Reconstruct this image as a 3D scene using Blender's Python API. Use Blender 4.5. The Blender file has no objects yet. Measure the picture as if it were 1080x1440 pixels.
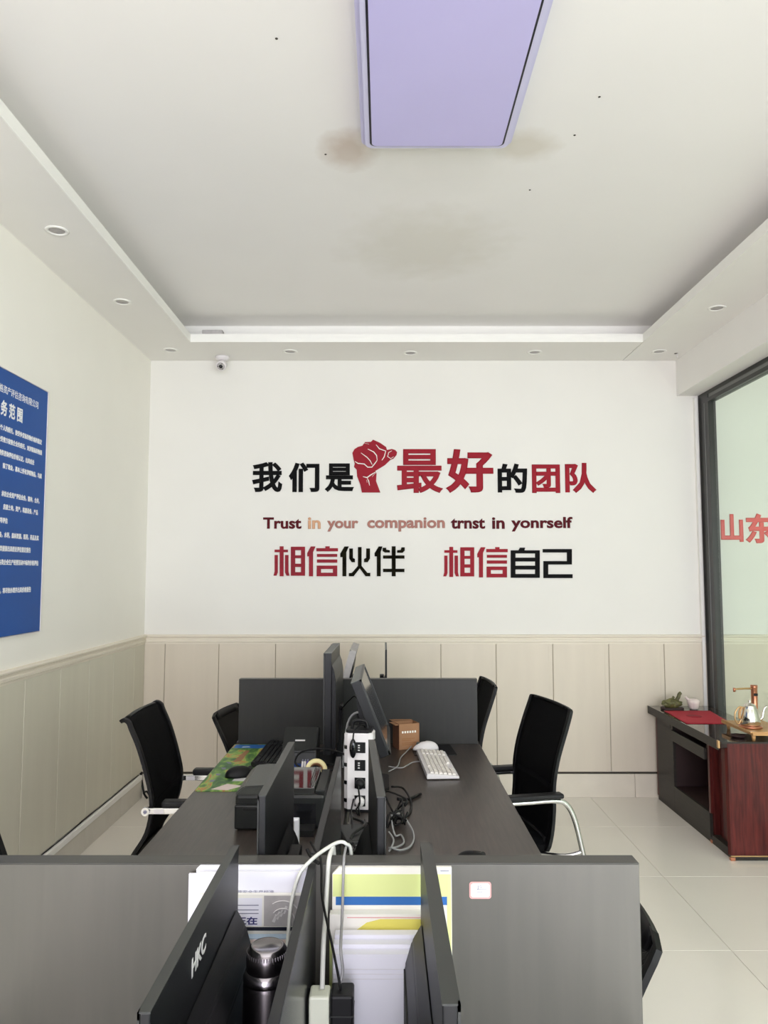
import bpy, bmesh, math, random
from mathutils import Vector, Matrix, Euler
random.seed(7)
S = bpy.context.scene
C = S.collection
R = math.radians
PI = math.pi
# ------------------------------------------------------------------ camera
FPX = 1082.0
PITCH = math.atan(86 / FPX)
cd = bpy.data.cameras.new('camera'); cam = bpy.data.objects.new('camera', cd); C.objects.link(cam)
cam.location = (0, 0, 1.6); cam.rotation_euler = (PI / 2 + PITCH, 0, 0)
cd.sensor_fit = 'VERTICAL'; cd.sensor_height = 24; cd.lens = FPX / 1440 * 24
cd.clip_start = 0.05
S.camera = cam
# ------------------------------------------------------------------ light
w = bpy.data.worlds.new('world'); S.world = w; w.use_nodes = True
w.node_tree.nodes['Background'].inputs[0].default_value = (0.86, 0.92, 1.0, 1)
w.node_tree.nodes['Background'].inputs[1].default_value = 1.0
def area(name, loc, rot, sx, sy, power, col):
    l = bpy.data.lights.new(name, 'AREA'); l.shape = 'RECTANGLE'; l.size = sx; l.size_y = sy
    l.energy = power; l.color = col
    o = bpy.data.objects.new(name, l); C.objects.link(o); o.location = loc; o.rotation_euler = rot
    return o
# daylight entering through the shop-front windows behind the camera
area('daylight_window', (0.3, -3.45, 1.62), (R(90), 0, 0), 3.95, 2.95, 255, (0.905, 0.872, 1.0))
area('daylight_window_side_room', (3.8, -3.45, 1.62), (R(90), 0, 0), 2.7, 2.95, 215, (0.90, 0.90, 1.0))
S.view_settings.view_transform = 'Standard'; S.view_settings.look = 'None'
S.view_settings.gamma = 1; S.view_settings.use_curve_mapping = False
S.view_settings.exposure = 0.12
S.cycles.max_bounces = 10; S.cycles.diffuse_bounces = 6; S.cycles.transparent_max_bounces = 12
S.cycles.use_denoising = True

# ------------------------------------------------------------------ materials
def srgb(r, g, b):
    f = lambda c: (c / 255 / 12.92) if c / 255 <= 0.04045 else ((c / 255 + 0.055) / 1.055) ** 2.4
    return (f(r), f(g), f(b), 1)
def mat(name, col, rough=0.5, metal=0.0, var=0.06, scale=8, stretch=(1, 1, 1), bump=0.0, bscale=60, spec=0.5, coat=0.0):
    m = bpy.data.materials.new(name); m.use_nodes = True; nt = m.node_tree; N = nt.nodes; L = nt.links
    b = N['Principled BSDF']; b.inputs['Roughness'].default_value = rough; b.inputs['Metallic'].default_value = metal
    b.inputs['Specular IOR Level'].default_value = spec; b.inputs['Coat Weight'].default_value = coat
    tc = N.new('ShaderNodeTexCoord'); mp = N.new('ShaderNodeMapping'); mp.inputs['Scale'].default_value = stretch
    L.new(tc.outputs['Object'], mp.inputs[0])
    nz = N.new('ShaderNodeTexNoise'); nz.inputs['Scale'].default_value = scale; nz.inputs['Detail'].default_value = 4
    L.new(mp.outputs[0], nz.inputs[0])
    cr = N.new('ShaderNodeValToRGB')
    c = srgb(*col)
    cr.color_ramp.elements[0].position = 0.3; cr.color_ramp.elements[1].position = 0.7
    cr.color_ramp.elements[0].color = tuple(x * (1 - var) for x in c[:3]) + (1,)
    cr.color_ramp.elements[1].color = tuple(min(1, x * (1 + var)) for x in c[:3]) + (1,)
    L.new(nz.outputs[0], cr.inputs[0]); L.new(cr.outputs[0], b.inputs['Base Color'])
    if bump:
        n2 = N.new('ShaderNodeTexNoise'); n2.inputs['Scale'].default_value = bscale
        L.new(mp.outputs[0], n2.inputs[0])
        bp = N.new('ShaderNodeBump'); bp.inputs['Strength'].default_value = bump; bp.inputs['Distance'].default_value = 0.002
        L.new(n2.outputs[0], bp.inputs['Height']); L.new(bp.outputs[0], b.inputs['Normal'])
    return m
def wood(name, c0, c1, rough=0.4, axis='y', spec=0.5, scale=6, coat=0.0):
    m = bpy.data.materials.new(name); m.use_nodes = True; nt = m.node_tree; N = nt.nodes; L = nt.links
    b = N['Principled BSDF']; b.inputs['Roughness'].default_value = rough; b.inputs['Specular IOR Level'].default_value = spec
    b.inputs['Coat Weight'].default_value = coat; b.inputs['Coat Roughness'].default_value = 0.08
    tc = N.new('ShaderNodeTexCoord'); mp = N.new('ShaderNodeMapping')
    mp.inputs['Scale'].default_value = {'y': (14, 1, 14), 'x': (1, 14, 14), 'z': (14, 14, 1)}[axis]
    L.new(tc.outputs['Object'], mp.inputs[0])
    nz = N.new('ShaderNodeTexNoise'); nz.inputs['Scale'].default_value = scale; nz.inputs['Detail'].default_value = 8; nz.inputs['Distortion'].default_value = 0.6
    L.new(mp.outputs[0], nz.inputs[0])
    cr = N.new('ShaderNodeValToRGB'); cr.color_ramp.elements[0].position = 0.3; cr.color_ramp.elements[1].position = 0.72
    cr.color_ramp.elements[0].color = srgb(*c0); cr.color_ramp.elements[1].color = srgb(*c1)
    L.new(nz.outputs[0], cr.inputs[0]); L.new(cr.outputs[0], b.inputs['Base Color'])
    return m
def stained(name, col, spots, rough=0.9):
    """plain paint with irregular stains at fixed places (object space)"""
    m = mat(name, col, rough, var=0.012, scale=1.5)
    nt = m.node_tree; N = nt.nodes; L = nt.links; b = N['Principled BSDF']
    src = b.inputs['Base Color'].links[0].from_socket
    tc = N.new('ShaderNodeTexCoord')
    nz = N.new('ShaderNodeTexNoise'); nz.inputs['Scale'].default_value = 9; nz.inputs['Detail'].default_value = 6
    L.new(tc.outputs['Object'], nz.inputs[0])
    for (x, y, z, rx, ry, c, k) in spots:
        mp = N.new('ShaderNodeMapping'); mp.inputs['Location'].default_value = (-x / rx, -y / ry, -z); mp.inputs['Scale'].default_value = (1 / rx, 1 / ry, 1)
        L.new(tc.outputs['Object'], mp.inputs[0])
        ln = N.new('ShaderNodeVectorMath'); ln.operation = 'LENGTH'; L.new(mp.outputs[0], ln.inputs[0])
        ad = N.new('ShaderNodeMath'); ad.operation = 'MULTIPLY_ADD'; ad.inputs[1].default_value = 0.9; L.new(nz.outputs[0], ad.inputs[0]); L.new(ln.outputs['Value'], ad.inputs[2])
        mr = N.new('ShaderNodeMapRange'); mr.inputs['From Min'].default_value = 1.7; mr.inputs['From Max'].default_value = 0.9
        mr.inputs['To Max'].default_value = k
        L.new(ad.outputs[0], mr.inputs[0])
        mx = N.new('ShaderNodeMix'); mx.data_type = 'RGBA'
        L.new(mr.outputs[0], mx.inputs['Factor']); L.new(src, mx.inputs[6]); mx.inputs[7].default_value = srgb(*c)
        src = mx.outputs[2]
    L.new(src, b.inputs['Base Color'])
    return m
def glassmat(name, tint, gloss=0.06):
    m = bpy.data.materials.new(name); m.use_nodes = True; nt = m.node_tree; N = nt.nodes; L = nt.links
    N.remove(N['Principled BSDF']); out = N['Material Output']
    t = N.new('ShaderNodeBsdfTransparent'); t.inputs[0].default_value = tint
    g = N.new('ShaderNodeBsdfGlossy'); g.inputs['Roughness'].default_value = 0.02
    lw = N.new('ShaderNodeLayerWeight'); lw.inputs[0].default_value = 0.5
    pw = N.new('ShaderNodeMath'); pw.operation = 'POWER'; pw.inputs[1].default_value = 5; L.new(lw.outputs['Facing'], pw.inputs[0])
    fr = N.new('ShaderNodeMath'); fr.operation = 'MULTIPLY_ADD'; fr.inputs[1].default_value = 0.6; fr.inputs[2].default_value = 0.025; L.new(pw.outputs[0], fr.inputs[0])
    mx = N.new('ShaderNodeMixShader'); L.new(fr.outputs[0], mx.inputs[0]); L.new(t.outputs[0], mx.inputs[1]); L.new(g.outputs[0], mx.inputs[2])
    L.new(mx.outputs[0], out.inputs[0]); return m
def meshmat(name, col, fac, scale=260):
    m = mat(name, col, 0.85, spec=0.1); nt = m.node_tree; N = nt.nodes; L = nt.links
    b = N['Principled BSDF']; out = N['Material Output']
    tc = N.new('ShaderNodeTexCoord'); ck = N.new('ShaderNodeTexChecker'); ck.inputs['Scale'].default_value = scale
    L.new(tc.outputs['Object'], ck.inputs[0])
    mu = N.new('ShaderNodeMath'); mu.operation = 'MULTIPLY'; mu.inputs[1].default_value = fac; L.new(ck.outputs['Fac'], mu.inputs[0])
    t = N.new('ShaderNodeBsdfTransparent'); mx = N.new('ShaderNodeMixShader')
    L.new(mu.outputs[0], mx.inputs[0]); L.new(b.outputs[0], mx.inputs[1]); L.new(t.outputs[0], mx.inputs[2]); L.new(mx.outputs[0], out.inputs[0])
    return m
M = dict(
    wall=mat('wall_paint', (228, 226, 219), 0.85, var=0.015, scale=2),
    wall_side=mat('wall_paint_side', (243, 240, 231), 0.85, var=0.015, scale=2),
    soffit=mat('soffit_paint', (237, 235, 230), 0.85, var=0.015, scale=2),
    lip=mat('lip_paint', (240, 239, 233), 0.7, var=0.01),
    panel=mat('wainscot_laminate', (212, 202, 184), 0.45, var=0.025, scale=2, stretch=(6, 6, .6)),
    panel_left=mat('wainscot_laminate_side', (208, 204, 186), 0.45, var=0.025, scale=2, stretch=(6, 6, .6)),
    rail=mat('cream_rail', (228, 220, 203), 0.5, var=0.02),
    skirt=mat('skirting_tile', (217, 209, 193), 0.35, var=0.03),
    skirt_left=mat('skirting_tile_grey', (205, 200, 188), 0.35, var=0.04),
    tile=mat('floor_tile', (236, 231, 220), 0.16, var=0.025, scale=1.4, spec=0.45),
    grout=mat('grout', (150, 144, 132), 0.9),
    dark=mat('dark_gap', (60, 55, 48), 0.9),
    desk=wood('desk_top_laminate', (48, 42, 38), (70, 61, 55), 0.36, 'y', 0.55),
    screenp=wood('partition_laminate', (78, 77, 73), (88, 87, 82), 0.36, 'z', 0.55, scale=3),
    rear_shaded=wood('partition_laminate_shaded', (36, 36, 33), (42, 42, 38), 0.42, 'z', 0.3, scale=3),  # same laminate as the front partition, its weaker light darkened into the colour
    front_lit=wood('partition_laminate_lit', (84, 83, 76), (91, 89, 82), 0.34, 'z', 0.6, scale=2),  # lit copy of that laminate, the stronger light put into the colour
    vent_grey=mat('vent_grey_plastic', (92, 98, 94), 0.4, spec=0.4),
    spine_edge=mat('spine_edge', (38, 38, 40), 0.45, spec=0.3),
    groove=mat('groove_shade', (158, 149, 132), 0.8),
    screen_edge=mat('partition_edge', (70, 69, 65), 0.45, spec=0.3),
    spine=wood('spine_laminate', (34, 36, 40), (42, 46, 48), 0.25, 'z', 0.6, scale=3),
    steel_leg=mat('desk_leg_metal', (70, 70, 70), 0.4, 0.6),
    blk=mat('black_plastic', (20, 20, 21), 0.5, spec=0.3, var=0.08, bump=0.05),
    blk_gloss=mat('black_gloss', (14, 15, 18), 0.08),
    mon_back=mat('monitor_back_plastic', (24, 25, 26), 0.42, spec=0.35, var=0.05),
    mon_edge=mat('monitor_edge_plastic', (50, 52, 50), 0.4, spec=0.4, var=0.05),
    mon_screen=mat('dark_lcd', (16, 18, 24), 0.12),
    chair_blk=mat('chair_black_fabric', (9, 9, 10), 0.95, spec=0.1, var=0.15, scale=90),
    chair_fr=mat('chair_black_frame', (9, 9, 10), 0.5, spec=0.25),
    cmesh=meshmat('chair_mesh', (8, 8, 9), 0.06),
    cmesh2=meshmat('chair_mesh_open', (12, 12, 13), 0.30),
    chrome=mat('chrome', (215, 215, 215), 0.15, 1.0),
    blue=mat('board_blue', (24, 80, 156), 0.5, spec=0.25, var=0.05, scale=2),
    white=mat('white_acrylic', (240, 240, 240), 0.5),
    red=mat('red_acrylic', (146, 15, 34), 0.55, spec=0.2, var=0.05),
    red2=mat('red_acrylic_worn', (138, 16, 34), 0.5, spec=0.2, var=0.18, scale=14),
    red3=mat('red_lettering_bright', (218, 72, 66), 0.4, var=0.04),
    ink=mat('black_acrylic', (8, 8, 8), 0.6, spec=0.1),
    olive=mat('black_acrylic_worn', (22, 20, 10), 0.75, spec=0.05, var=0.8, scale=22),
    maroon=mat('maroon_acrylic', (84, 14, 24), 0.6, spec=0.15, var=0.05),
    tan=mat('tan_acrylic', (196, 146, 104), 0.4, var=0.1, scale=30),
    brown=mat('brown_acrylic', (150, 88, 68), 0.4, var=0.15, scale=30),
    lilac=mat('lilac_diffuser', (196, 190, 236), 0.22, var=0.02, scale=2),
    lilac_rim=mat('lilac_casing', (206, 204, 232), 0.3, var=0.02),
    line=mat('dark_navy_line', (14, 16, 32), 0.4),
    alu_dark=mat('dark_anodised_frame', (44, 44, 41), 0.35, 0.3, var=0.08),
    alu_grey=mat('grey_frame_groove', (120, 120, 118), 0.35, 0.5),
    glass=glassmat('partition_glass', (0.90, 0.95, 0.91, 1)),
    white_pl=mat('white_plastic', (226, 222, 222), 0.4, var=0.02),
    ivory=mat('ivory_plastic', (222, 226, 206), 0.45, var=0.03),
    key=mat('white_keycap', (222, 216, 208), 0.5, var=0.03),
    cableW=mat('white_cable', (206, 208, 200), 0.45),
    cableG=mat('grey_cable', (150, 150, 150), 0.45),
    cableB=mat('black_cable', (12, 12, 12), 0.5, spec=0.3),
    paper=mat('white_paper', (232, 232, 240), 0.8, var=0.02, scale=3),
    paper_warm=mat('cream_paper', (238, 236, 226), 0.8, var=0.02, scale=3),
    paper_blue=mat('pale_blue_paper', (176, 196, 214), 0.8, var=0.06, scale=5),
    lime=mat('lime_paper', (216, 226, 152), 0.8, var=0.04, scale=5),
    yellow=mat('yellow_paper', (226, 216, 104), 0.8, var=0.04, scale=5),
    bluep=mat('blue_print', (40, 104, 176), 0.6, var=0.04),
    pinkp=mat('pink_print', (222, 160, 156), 0.7),
    peach=mat('peach_print', (232, 214, 206), 0.8),
    greyp=mat('grey_print', (176, 172, 170), 0.6, var=0.1, scale=40),
    greyl=mat('light_grey_print', (214, 212, 210), 0.6),
    greyt=mat('grey_text_print', (130, 130, 150), 0.7),
    navy=mat('navy_print', (52, 50, 110), 0.7),
    steel=mat('dark_steel', (122, 117, 118), 0.27, 1.0, var=0.03),
    steelcap=mat('polished_steel', (150, 146, 150), 0.18, 1.0),
    kettle=mat('kettle_steel', (225, 222, 215), 0.12, 1.0),
    copper=mat('copper', (190, 128, 98), 0.28, 0.8),
    gold=mat('gold_metal', (196, 160, 112), 0.3, 0.8),
    bamboo=wood('bamboo', (176, 128, 76), (206, 162, 104), 0.4, 'x'),
    redwood=wood('redwood_veneer', (62, 18, 16), (100, 38, 33), 0.38, 'z', 0.3, scale=5),
    darkwood=wood('tea_table_dark', (40, 37, 33), (52, 48, 42), 0.45, 'y', 0.3),
    tea_top=mat('tea_table_gloss_top', (58, 48, 44), 0.07, var=0.08, coat=0.4),
    inside=mat('cabinet_inside', (46, 26, 24), 0.6),
    cloth=mat('red_cloth', (172, 26, 48), 0.75, var=0.06, scale=5),
    cloth2=mat('red_cloth_print', (146, 18, 38), 0.8),
    jade=mat('mossy_rock', (92, 92, 52), 0.5, var=0.6, scale=45, bump=0.5, bscale=50),
    porcelain=mat('porcelain', (228, 214, 208), 0.25, var=0.05, scale=60),
    card=mat('cardboard', (160, 118, 84), 0.8, var=0.08, scale=12),
    card_side=mat('cardboard_side', (120, 78, 54), 0.8, var=0.06, scale=12),
    card_print=mat('cardboard_print', (150, 104, 62), 0.8),
    printer=mat('printer_charcoal', (26, 28, 27), 0.42, spec=0.35, var=0.05),
    printer_lid=mat('printer_lid_grey', (62, 64, 60), 0.4, var=0.04),
    printer_gloss=mat('printer_glossy_cover', (44, 44, 42), 0.04, var=0.02, spec=0.75),
    cyanb=mat('blue_plastic', (30, 60, 120), 0.4),
    tape=mat('cream_tape', (238, 226, 168), 0.5),
    purple=mat('purple_plastic', (84, 60, 150), 0.4),
    foil=mat('plastic_wrap', (190, 188, 192), 0.2, var=0.12, scale=60, bump=0.8, bscale=80),
)
# mouse pad with a colourful landscape print
def padmat():
    m = bpy.data.materials.new('landscape_print'); m.use_nodes = True; nt = m.node_tree; N = nt.nodes; L = nt.links
    b = N['Principled BSDF']; b.inputs['Roughness'].default_value = 0.55
    tc = N.new('ShaderNodeTexCoord'); mp = N.new('ShaderNodeMapping'); mp.inputs['Scale'].default_value = (9, 4, 1)
    mp.inputs['Rotation'].default_value = (0, 0, 0.25)
    L.new(tc.outputs['Object'], mp.inputs[0])
    nz = N.new('ShaderNodeTexNoise'); nz.inputs['Scale'].default_value = 1.6; nz.inputs['Detail'].default_value = 5; nz.inputs['Distortion'].default_value = 1.2
    L.new(mp.outputs[0], nz.inputs[0])
    cr = N.new('ShaderNodeValToRGB'); e = cr.color_ramp.elements
    e[0].position = 0.3; e[0].color = srgb(46, 84, 50); e[1].position = 0.75; e[1].color = srgb(176, 196, 110)
    for p, c in ((0.42, (70, 116, 54)), (0.5, (110, 150, 66)), (0.56, (160, 190, 90)), (0.6, (196, 120, 60)), (0.66, (128, 166, 84))):
        x = e.new(p); x.color = srgb(*c)
    L.new(nz.outputs[0], cr.inputs[0]); L.new(cr.outputs[0], b.inputs['Base Color']); return m
M['pad'] = padmat()

# ------------------------------------------------------------------ mesh helpers
def bm_new(): return bmesh.new()
def add_box(bm, x0, x1, y0, y1, z0, z1, bev=0.0, seg=2, mtx=None):
    vs = bmesh.ops.create_cube(bm, size=1)['verts']
    for v in vs: v.co = Vector((x0 + (v.co.x + .5) * (x1 - x0), y0 + (v.co.y + .5) * (y1 - y0), z0 + (v.co.z + .5) * (z1 - z0)))
    if bev:
        es = list({e for v in vs for e in v.link_edges})
        r = bmesh.ops.bevel(bm, geom=es, offset=bev, segments=seg, affect='EDGES', profile=0.5)
        vs = list({v for f in r['faces'] for v in f.verts} | {v for v in vs if v.is_valid})
    if mtx:
        for v in vs: v.co = mtx @ v.co
    return vs
def add_tube(bm, pts, r, n=8, smooth=True, caps=True, sub=5):
    P = [Vector(p) for p in pts]
    if smooth and len(P) > 2:
        Q = []
        for i in range(len(P) - 1):
            p0 = P[max(i - 1, 0)]; p1 = P[i]; p2 = P[i + 1]; p3 = P[min(i + 2, len(P) - 1)]
            for k in range(sub):
                t = k / sub
                Q.append(0.5 * ((2 * p1) + (p2 - p0) * t + (2 * p0 - 5 * p1 + 4 * p2 - p3) * t * t + (3 * p1 - p0 - 3 * p2 + p3) * t ** 3))
        Q.append(P[-1]); P = Q
    rings = []; T0 = (P[1] - P[0]).normalized()
    u = T0.orthogonal().normalized()
    for i, p in enumerate(P):
        T = (P[min(i + 1, len(P) - 1)] - P[max(i - 1, 0)]).normalized()
        u = (u - T * u.dot(T)).normalized(); v = T.cross(u)
        rr = r(i / (len(P) - 1)) if callable(r) else r
        rings.append([bm.verts.new(p + (u * math.cos(a) + v * math.sin(a)) * rr) for a in [2 * PI * k / n for k in range(n)]])
    for a, b in zip(rings, rings[1:]):
        for k in range(n): bm.faces.new((a[k], a[(k + 1) % n], b[(k + 1) % n], b[k])).smooth = True
    if caps: bm.faces.new(rings[0][::-1]); bm.faces.new(rings[-1])
def add_lathe(bm, prof, n=32, c=(0, 0, 0)):
    rings = []
    for (r, z) in prof:
        if r < 1e-5: rings.append([bm.verts.new((c[0], c[1], c[2] + z))])
        else: rings.append([bm.verts.new((c[0] + r * math.cos(2 * PI * k / n), c[1] + r * math.sin(2 * PI * k / n), c[2] + z)) for k in range(n)])
    for a, b in zip(rings, rings[1:]):
        for k in range(n):
            k2 = (k + 1) % n
            f = [a[k % len(a)], a[k2 % len(a)], b[k2 % len(b)], b[k % len(b)]]
            g = []
            for v in f:
                if v not in g: g.append(v)
            if len(g) > 2: bm.faces.new(g).smooth = True
def add_prism(bm, poly, axis, a, b):
    """poly: list of 2-D points; axis 'x': points are (y,z); 'y': (x,z); 'z': (x,y)"""
    def P(p, t): return {'x': (t, p[0], p[1]), 'y': (p[0], t, p[1]), 'z': (p[0], p[1], t)}[axis]
    A = [bm.verts.new(P(p, a)) for p in poly]; B = [bm.verts.new(P(p, b)) for p in poly]
    n = len(poly)
    bm.faces.new(A); bm.faces.new(B[::-1])
    for k in range(n): bm.faces.new((A[k], B[k], B[(k + 1) % n], A[(k + 1) % n]))
def rrect(w, h, r, n=6, cx=0, cy=0):
    out = []
    for (sx, sy, a0) in ((1, 1, 0), (-1, 1, 90), (-1, -1, 180), (1, -1, 270)):
        for k in range(n + 1):
            a = R(a0 + 90 * k / n)
            out.append((cx + sx * (w / 2 - r) + r * math.cos(a), cy + sy * (h / 2 - r) + r * math.sin(a)))
    return out
def link_mesh(name, bm, m, parent=None, smooth=False):
    bmesh.ops.recalc_face_normals(bm, faces=bm.faces)
    me = bpy.data.meshes.new(name); bm.to_mesh(me); bm.free()
    if m is not None: me.materials.append(m)
    o = bpy.data.objects.new(name, me); C.objects.link(o)
    if parent: o.parent = parent
    if smooth:
        for p in me.polygons: p.use_smooth = True
    return o
def obj(name, bm, m, parent=None, label=None, smooth=False):
    o = link_mesh(name, bm, M[m] if isinstance(m, str) else m, parent, smooth)
    if label: o['label'] = label
    return o
def box(name, d, m, parent=None, bev=0.0, label=None, mtx=None):
    bm = bm_new(); add_box(bm, *d, bev=bev, mtx=mtx); return obj(name, bm, m, parent, label)
def tag(o, label, cat, group=None):
    o['label'] = label; o['category'] = cat
    if group: o['group'] = group
    return o
def thing(name, label, cat, loc=(0, 0, 0), rz=0, group=None):
    o = bpy.data.objects.new(name, None); C.objects.link(o); o.location = loc; o.rotation_euler = (0, 0, rz)
    o.empty_display_size = 0.1
    return tag(o, label, cat, group)
def struct(o): o['kind'] = 'structure'; return o
def dup(root, loc, rz, label=None, group=None):
    r = root.copy(); C.objects.link(r); r.location = loc; r.rotation_euler = (0, 0, rz)
    if label: r['label'] = label
    if group: r['group'] = group
    for ch in list(root.children):
        c = ch.copy(); C.objects.link(c); c.parent = r
        for g in ch.children:
            d = g.copy(); C.objects.link(d); d.parent = c
    return r
def glyph_mesh(ch, offset=0.02, extrude=0.0):
    c = bpy.data.curves.new('glyph', 'FONT'); c.body = ch; c.size = 1; c.extrude = extrude * .2 if offset else extrude; c.bevel_depth = offset; c.bevel_resolution = 0; c.resolution_u = 3
    o = bpy.data.objects.new('glyph', c); C.objects.link(o)
    dg = bpy.context.evaluated_depsgraph_get()
    me = bpy.data.meshes.new_from_object(o.evaluated_get(dg)); bpy.data.objects.remove(o); bpy.data.curves.remove(c)
    zm = max(abs(v.co.z) for v in me.vertices)
    for v in me.vertices: v.co.z *= .5 / zm
    return me
def text_obj(name, body, m, parent, org, ex, ez, x0, x1, z0, z1, offset=0.02, depth=0.002):
    """text fitted in a box x0..x1 / z0..z1 on the plane org + ex*x + ez*z, standing proud along ex × ez"""
    me = glyph_mesh(body, offset, 0.5)
    ex = Vector(ex); ez = Vector(ez); nrm = ex.cross(ez); org = Vector(org)
    xs = [v.co.x for v in me.vertices]; ys = [v.co.y for v in me.vertices]
    ax, bx, ay, by = min(xs), max(xs), min(ys), max(ys)
    for v in me.vertices:
        u = x0 + (v.co.x - ax) / (bx - ax) * (x1 - x0); q = z0 + (v.co.y - ay) / (by - ay) * (z1 - z0)
        v.co = org + ex * u + ez * q + nrm * ((v.co.z + .5) * depth)
    me.materials.append(M[m]); o = bpy.data.objects.new(name, me); C.objects.link(o)
    if parent: o.parent = parent
    return o
# photograph pixel -> point at distance y from the camera (used for the lettering on the flat end wall)
_c, _s = math.cos(PITCH), math.sin(PITCH)
def at(u, v, y):
    a = u - 540; b = 720 - v; t = y / (FPX * _c - b * _s)
    return a * t, 1.6 + (FPX * _s + b * _c) * t

# ------------------------------------------------------------------ room shell
XL, XR, D, Z1 = -1.75, 2.36, 5.67, 3.19
XE, YF = 5.2, -3.6
fl = struct(box('floor', (XL - .1, XE, YF, D + .1, -0.12, -0.012), 'grout'))
tile_mesh = {}
def tile(x0, x1, y0, y1):
    key = (round(x1 - x0, 3), round(y1 - y0, 3))
    if key not in tile_mesh:
        bm = bm_new(); add_box(bm, 0, key[0], 0, key[1], -0.012, 0, bev=0.0012, seg=1)
        o = obj('tile', bm, 'tile', fl); tile_mesh[key] = o.data
    else:
        o = bpy.data.objects.new('tile', tile_mesh[key]); C.objects.link(o); o.parent = fl
    o.location = (x0, y0, 0)
gx = [XL] + [1.478 + .8 * k for k in range(-3, 5)] + [XE]
gx = [x for x in gx if XL <= x <= XE]
gy = [YF] + [3.41 + .8 * k for k in range(-8, 3)] + [D]
for xa, xb in zip(gx, gx[1:]):
    for ya, yb in zip(gy, gy[1:]): tile(xa + .0012, xb - .0012, ya + .0012, yb - .0012)

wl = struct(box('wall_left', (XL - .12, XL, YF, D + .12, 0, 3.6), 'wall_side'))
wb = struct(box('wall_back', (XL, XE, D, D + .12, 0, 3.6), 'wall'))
wr = struct(box('wall_right', (XE, XE + .1, YF, D + .12, 0, 3.6), 'wall'))
# shop-front wall behind the camera with its window opening
bm = bm_new()
add_box(bm, XL, XE, YF - .1, YF, 0, .35); add_box(bm, XL, XE, YF - .1, YF, 2.95, 3.6)
for x in (XL, 2.3, XE - .1): add_box(bm, x, x + .1, YF - .1, YF, .35, 2.95)
struct(obj('wall_front', bm, 'wall'))
fr = struct(box('window_1', (XL + .1, 2.3, YF - .06, YF - .05, .35, 2.95), 'glass'))
for x in (XL + .1, -.4, .95, 2.25): box('window_frame', (x, x + .05, YF - .08, YF - .03, .35, 2.95), 'alu_dark', fr)
fr = struct(box('window_2', (2.4, XE - .1, YF - .06, YF - .05, .35, 2.95), 'glass'))
for x in (2.4, 3.7, XE - .15): box('window_frame', (x, x + .05, YF - .08, YF - .03, .35, 2.95), 'alu_dark', fr)
# tray ceiling
ZC = 3.366
M['ceiling'] = stained('ceiling_paint', (239, 237, 234), [
    (-0.145, 3.10, ZC, .11, .15, (204, 190, 178), .9), (0.585, 3.07, ZC, .12, .12, (208, 200, 184), .6),
    (0.22, 4.05, ZC, .42, .42, (216, 212, 200), .45), (0.2, 3.25, ZC, .5, .2, (228, 226, 222), .3)])
ce = struct(box('ceiling', (XL, XE, YF, D, ZC, 3.5), 'ceiling'))
for (x, y) in ((-.356, 2.417), (-.247, 3.124), (.801, 2.73), (.771, 2.981), (.674, 3.427)):
    bm = bm_new(); add_lathe(bm, [(0, 0), (.005, 0), (.005, .001), (0, .001)], 8)
    o = obj('speck', bm, 'dark', ce); o.location = (x, y, ZC - .0012)
SL, SR, SB = -1.335, 1.786, 5.195
def soffit(n, d, lip):
    s = struct(box(n, d, 'soffit'))
    if lip: box('lip', lip, 'lip', s)
    return s
# each soffit is a ledge with a bright front lip and a set-back upright to the ceiling
sb = soffit('trim_1', (SL - .006, SR, SB + .006, D, Z1, Z1 + .055), (SL - .006, SR, SB, SB + .006, Z1 - .002, Z1 + .056))
box('cove_wall', (SL - .2, SR + .2, SB + .2, SB + .24, Z1 + .055, ZC), 'lip', sb)
sl = soffit('trim_2', (XL, SL - .006, YF, D, Z1, Z1 + .055), (SL - .006, SL, YF, SB, Z1 - .002, Z1 + .056))
box('cove_wall', (SL - .24, SL - .2, YF, SB + .2, Z1 + .055, ZC), 'lip', sl)
sr = soffit('trim_3', (SR + .006, 2.19, YF, D, Z1, Z1 + .055), (SR, SR + .006, YF, SB, Z1 - .002, Z1 + .056))
box('cove_wall', (SR + .2, SR + .24, YF, SB + .2, Z1 + .055, ZC), 'lip', sr)
struct(box('ceiling_beam', (2.19, 2.42, YF, D, 2.922, ZC), 'soffit'))
struct(box('ceiling_side_room', (2.42, XE, YF, D, 3.19, 3.3), 'soffit'))
# cable hole in the right soffit
bm = bm_new(); add_lathe(bm, [(0, 0), (.014, 0), (.014, .001), (0, .001)], 12); o = obj('cable_hole', bm, 'dark', sr); o.location = (2.12, 5.476, Z1 - .0012)
bm = bm_new(); add_tube(bm, [(2.125, 5.476, Z1 + .01), (2.128, 5.47, Z1 - .02), (2.122, 5.468, Z1 - .035)], .003); obj('wire_end', bm, 'white_pl', sr)

# wainscot: individual panels on the end wall and left wall
ZW0, ZW1 = .172, 1.088
lines = [XL + .004, -1.594, -1.202, -.789, -.385, .012, .413, .815, 1.228, 1.635, 2.038, 2.444, 2.85, 3.256, 3.66, 4.07, 4.47, 4.88, XE]
for a, b in zip(lines, lines[1:]):
    bm = bm_new(); add_box(bm, a + .0025, b - .0025, D - .009, D - .0005, ZW0 + .004, ZW1, bev=.002, seg=1)
    add_box(bm, b - .03, b - .026, D - .0105, D - .009, ZW0 + .004, ZW1)
    obj('panel', bm, 'panel', wb)
ly = [D - .01, 5.43, 5.02, 4.61, 4.2, 3.786] + [3.786 - .41 * k for k in range(1, 18)] + [YF]
for b, a in zip(ly, ly[1:]):
    bm = bm_new(); add_box(bm, XL + .0005, XL + .009, a + .0025, b - .0025, ZW0 + .004, ZW1, bev=.002, seg=1)
    obj('panel', bm, 'panel_left', wl)
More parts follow.
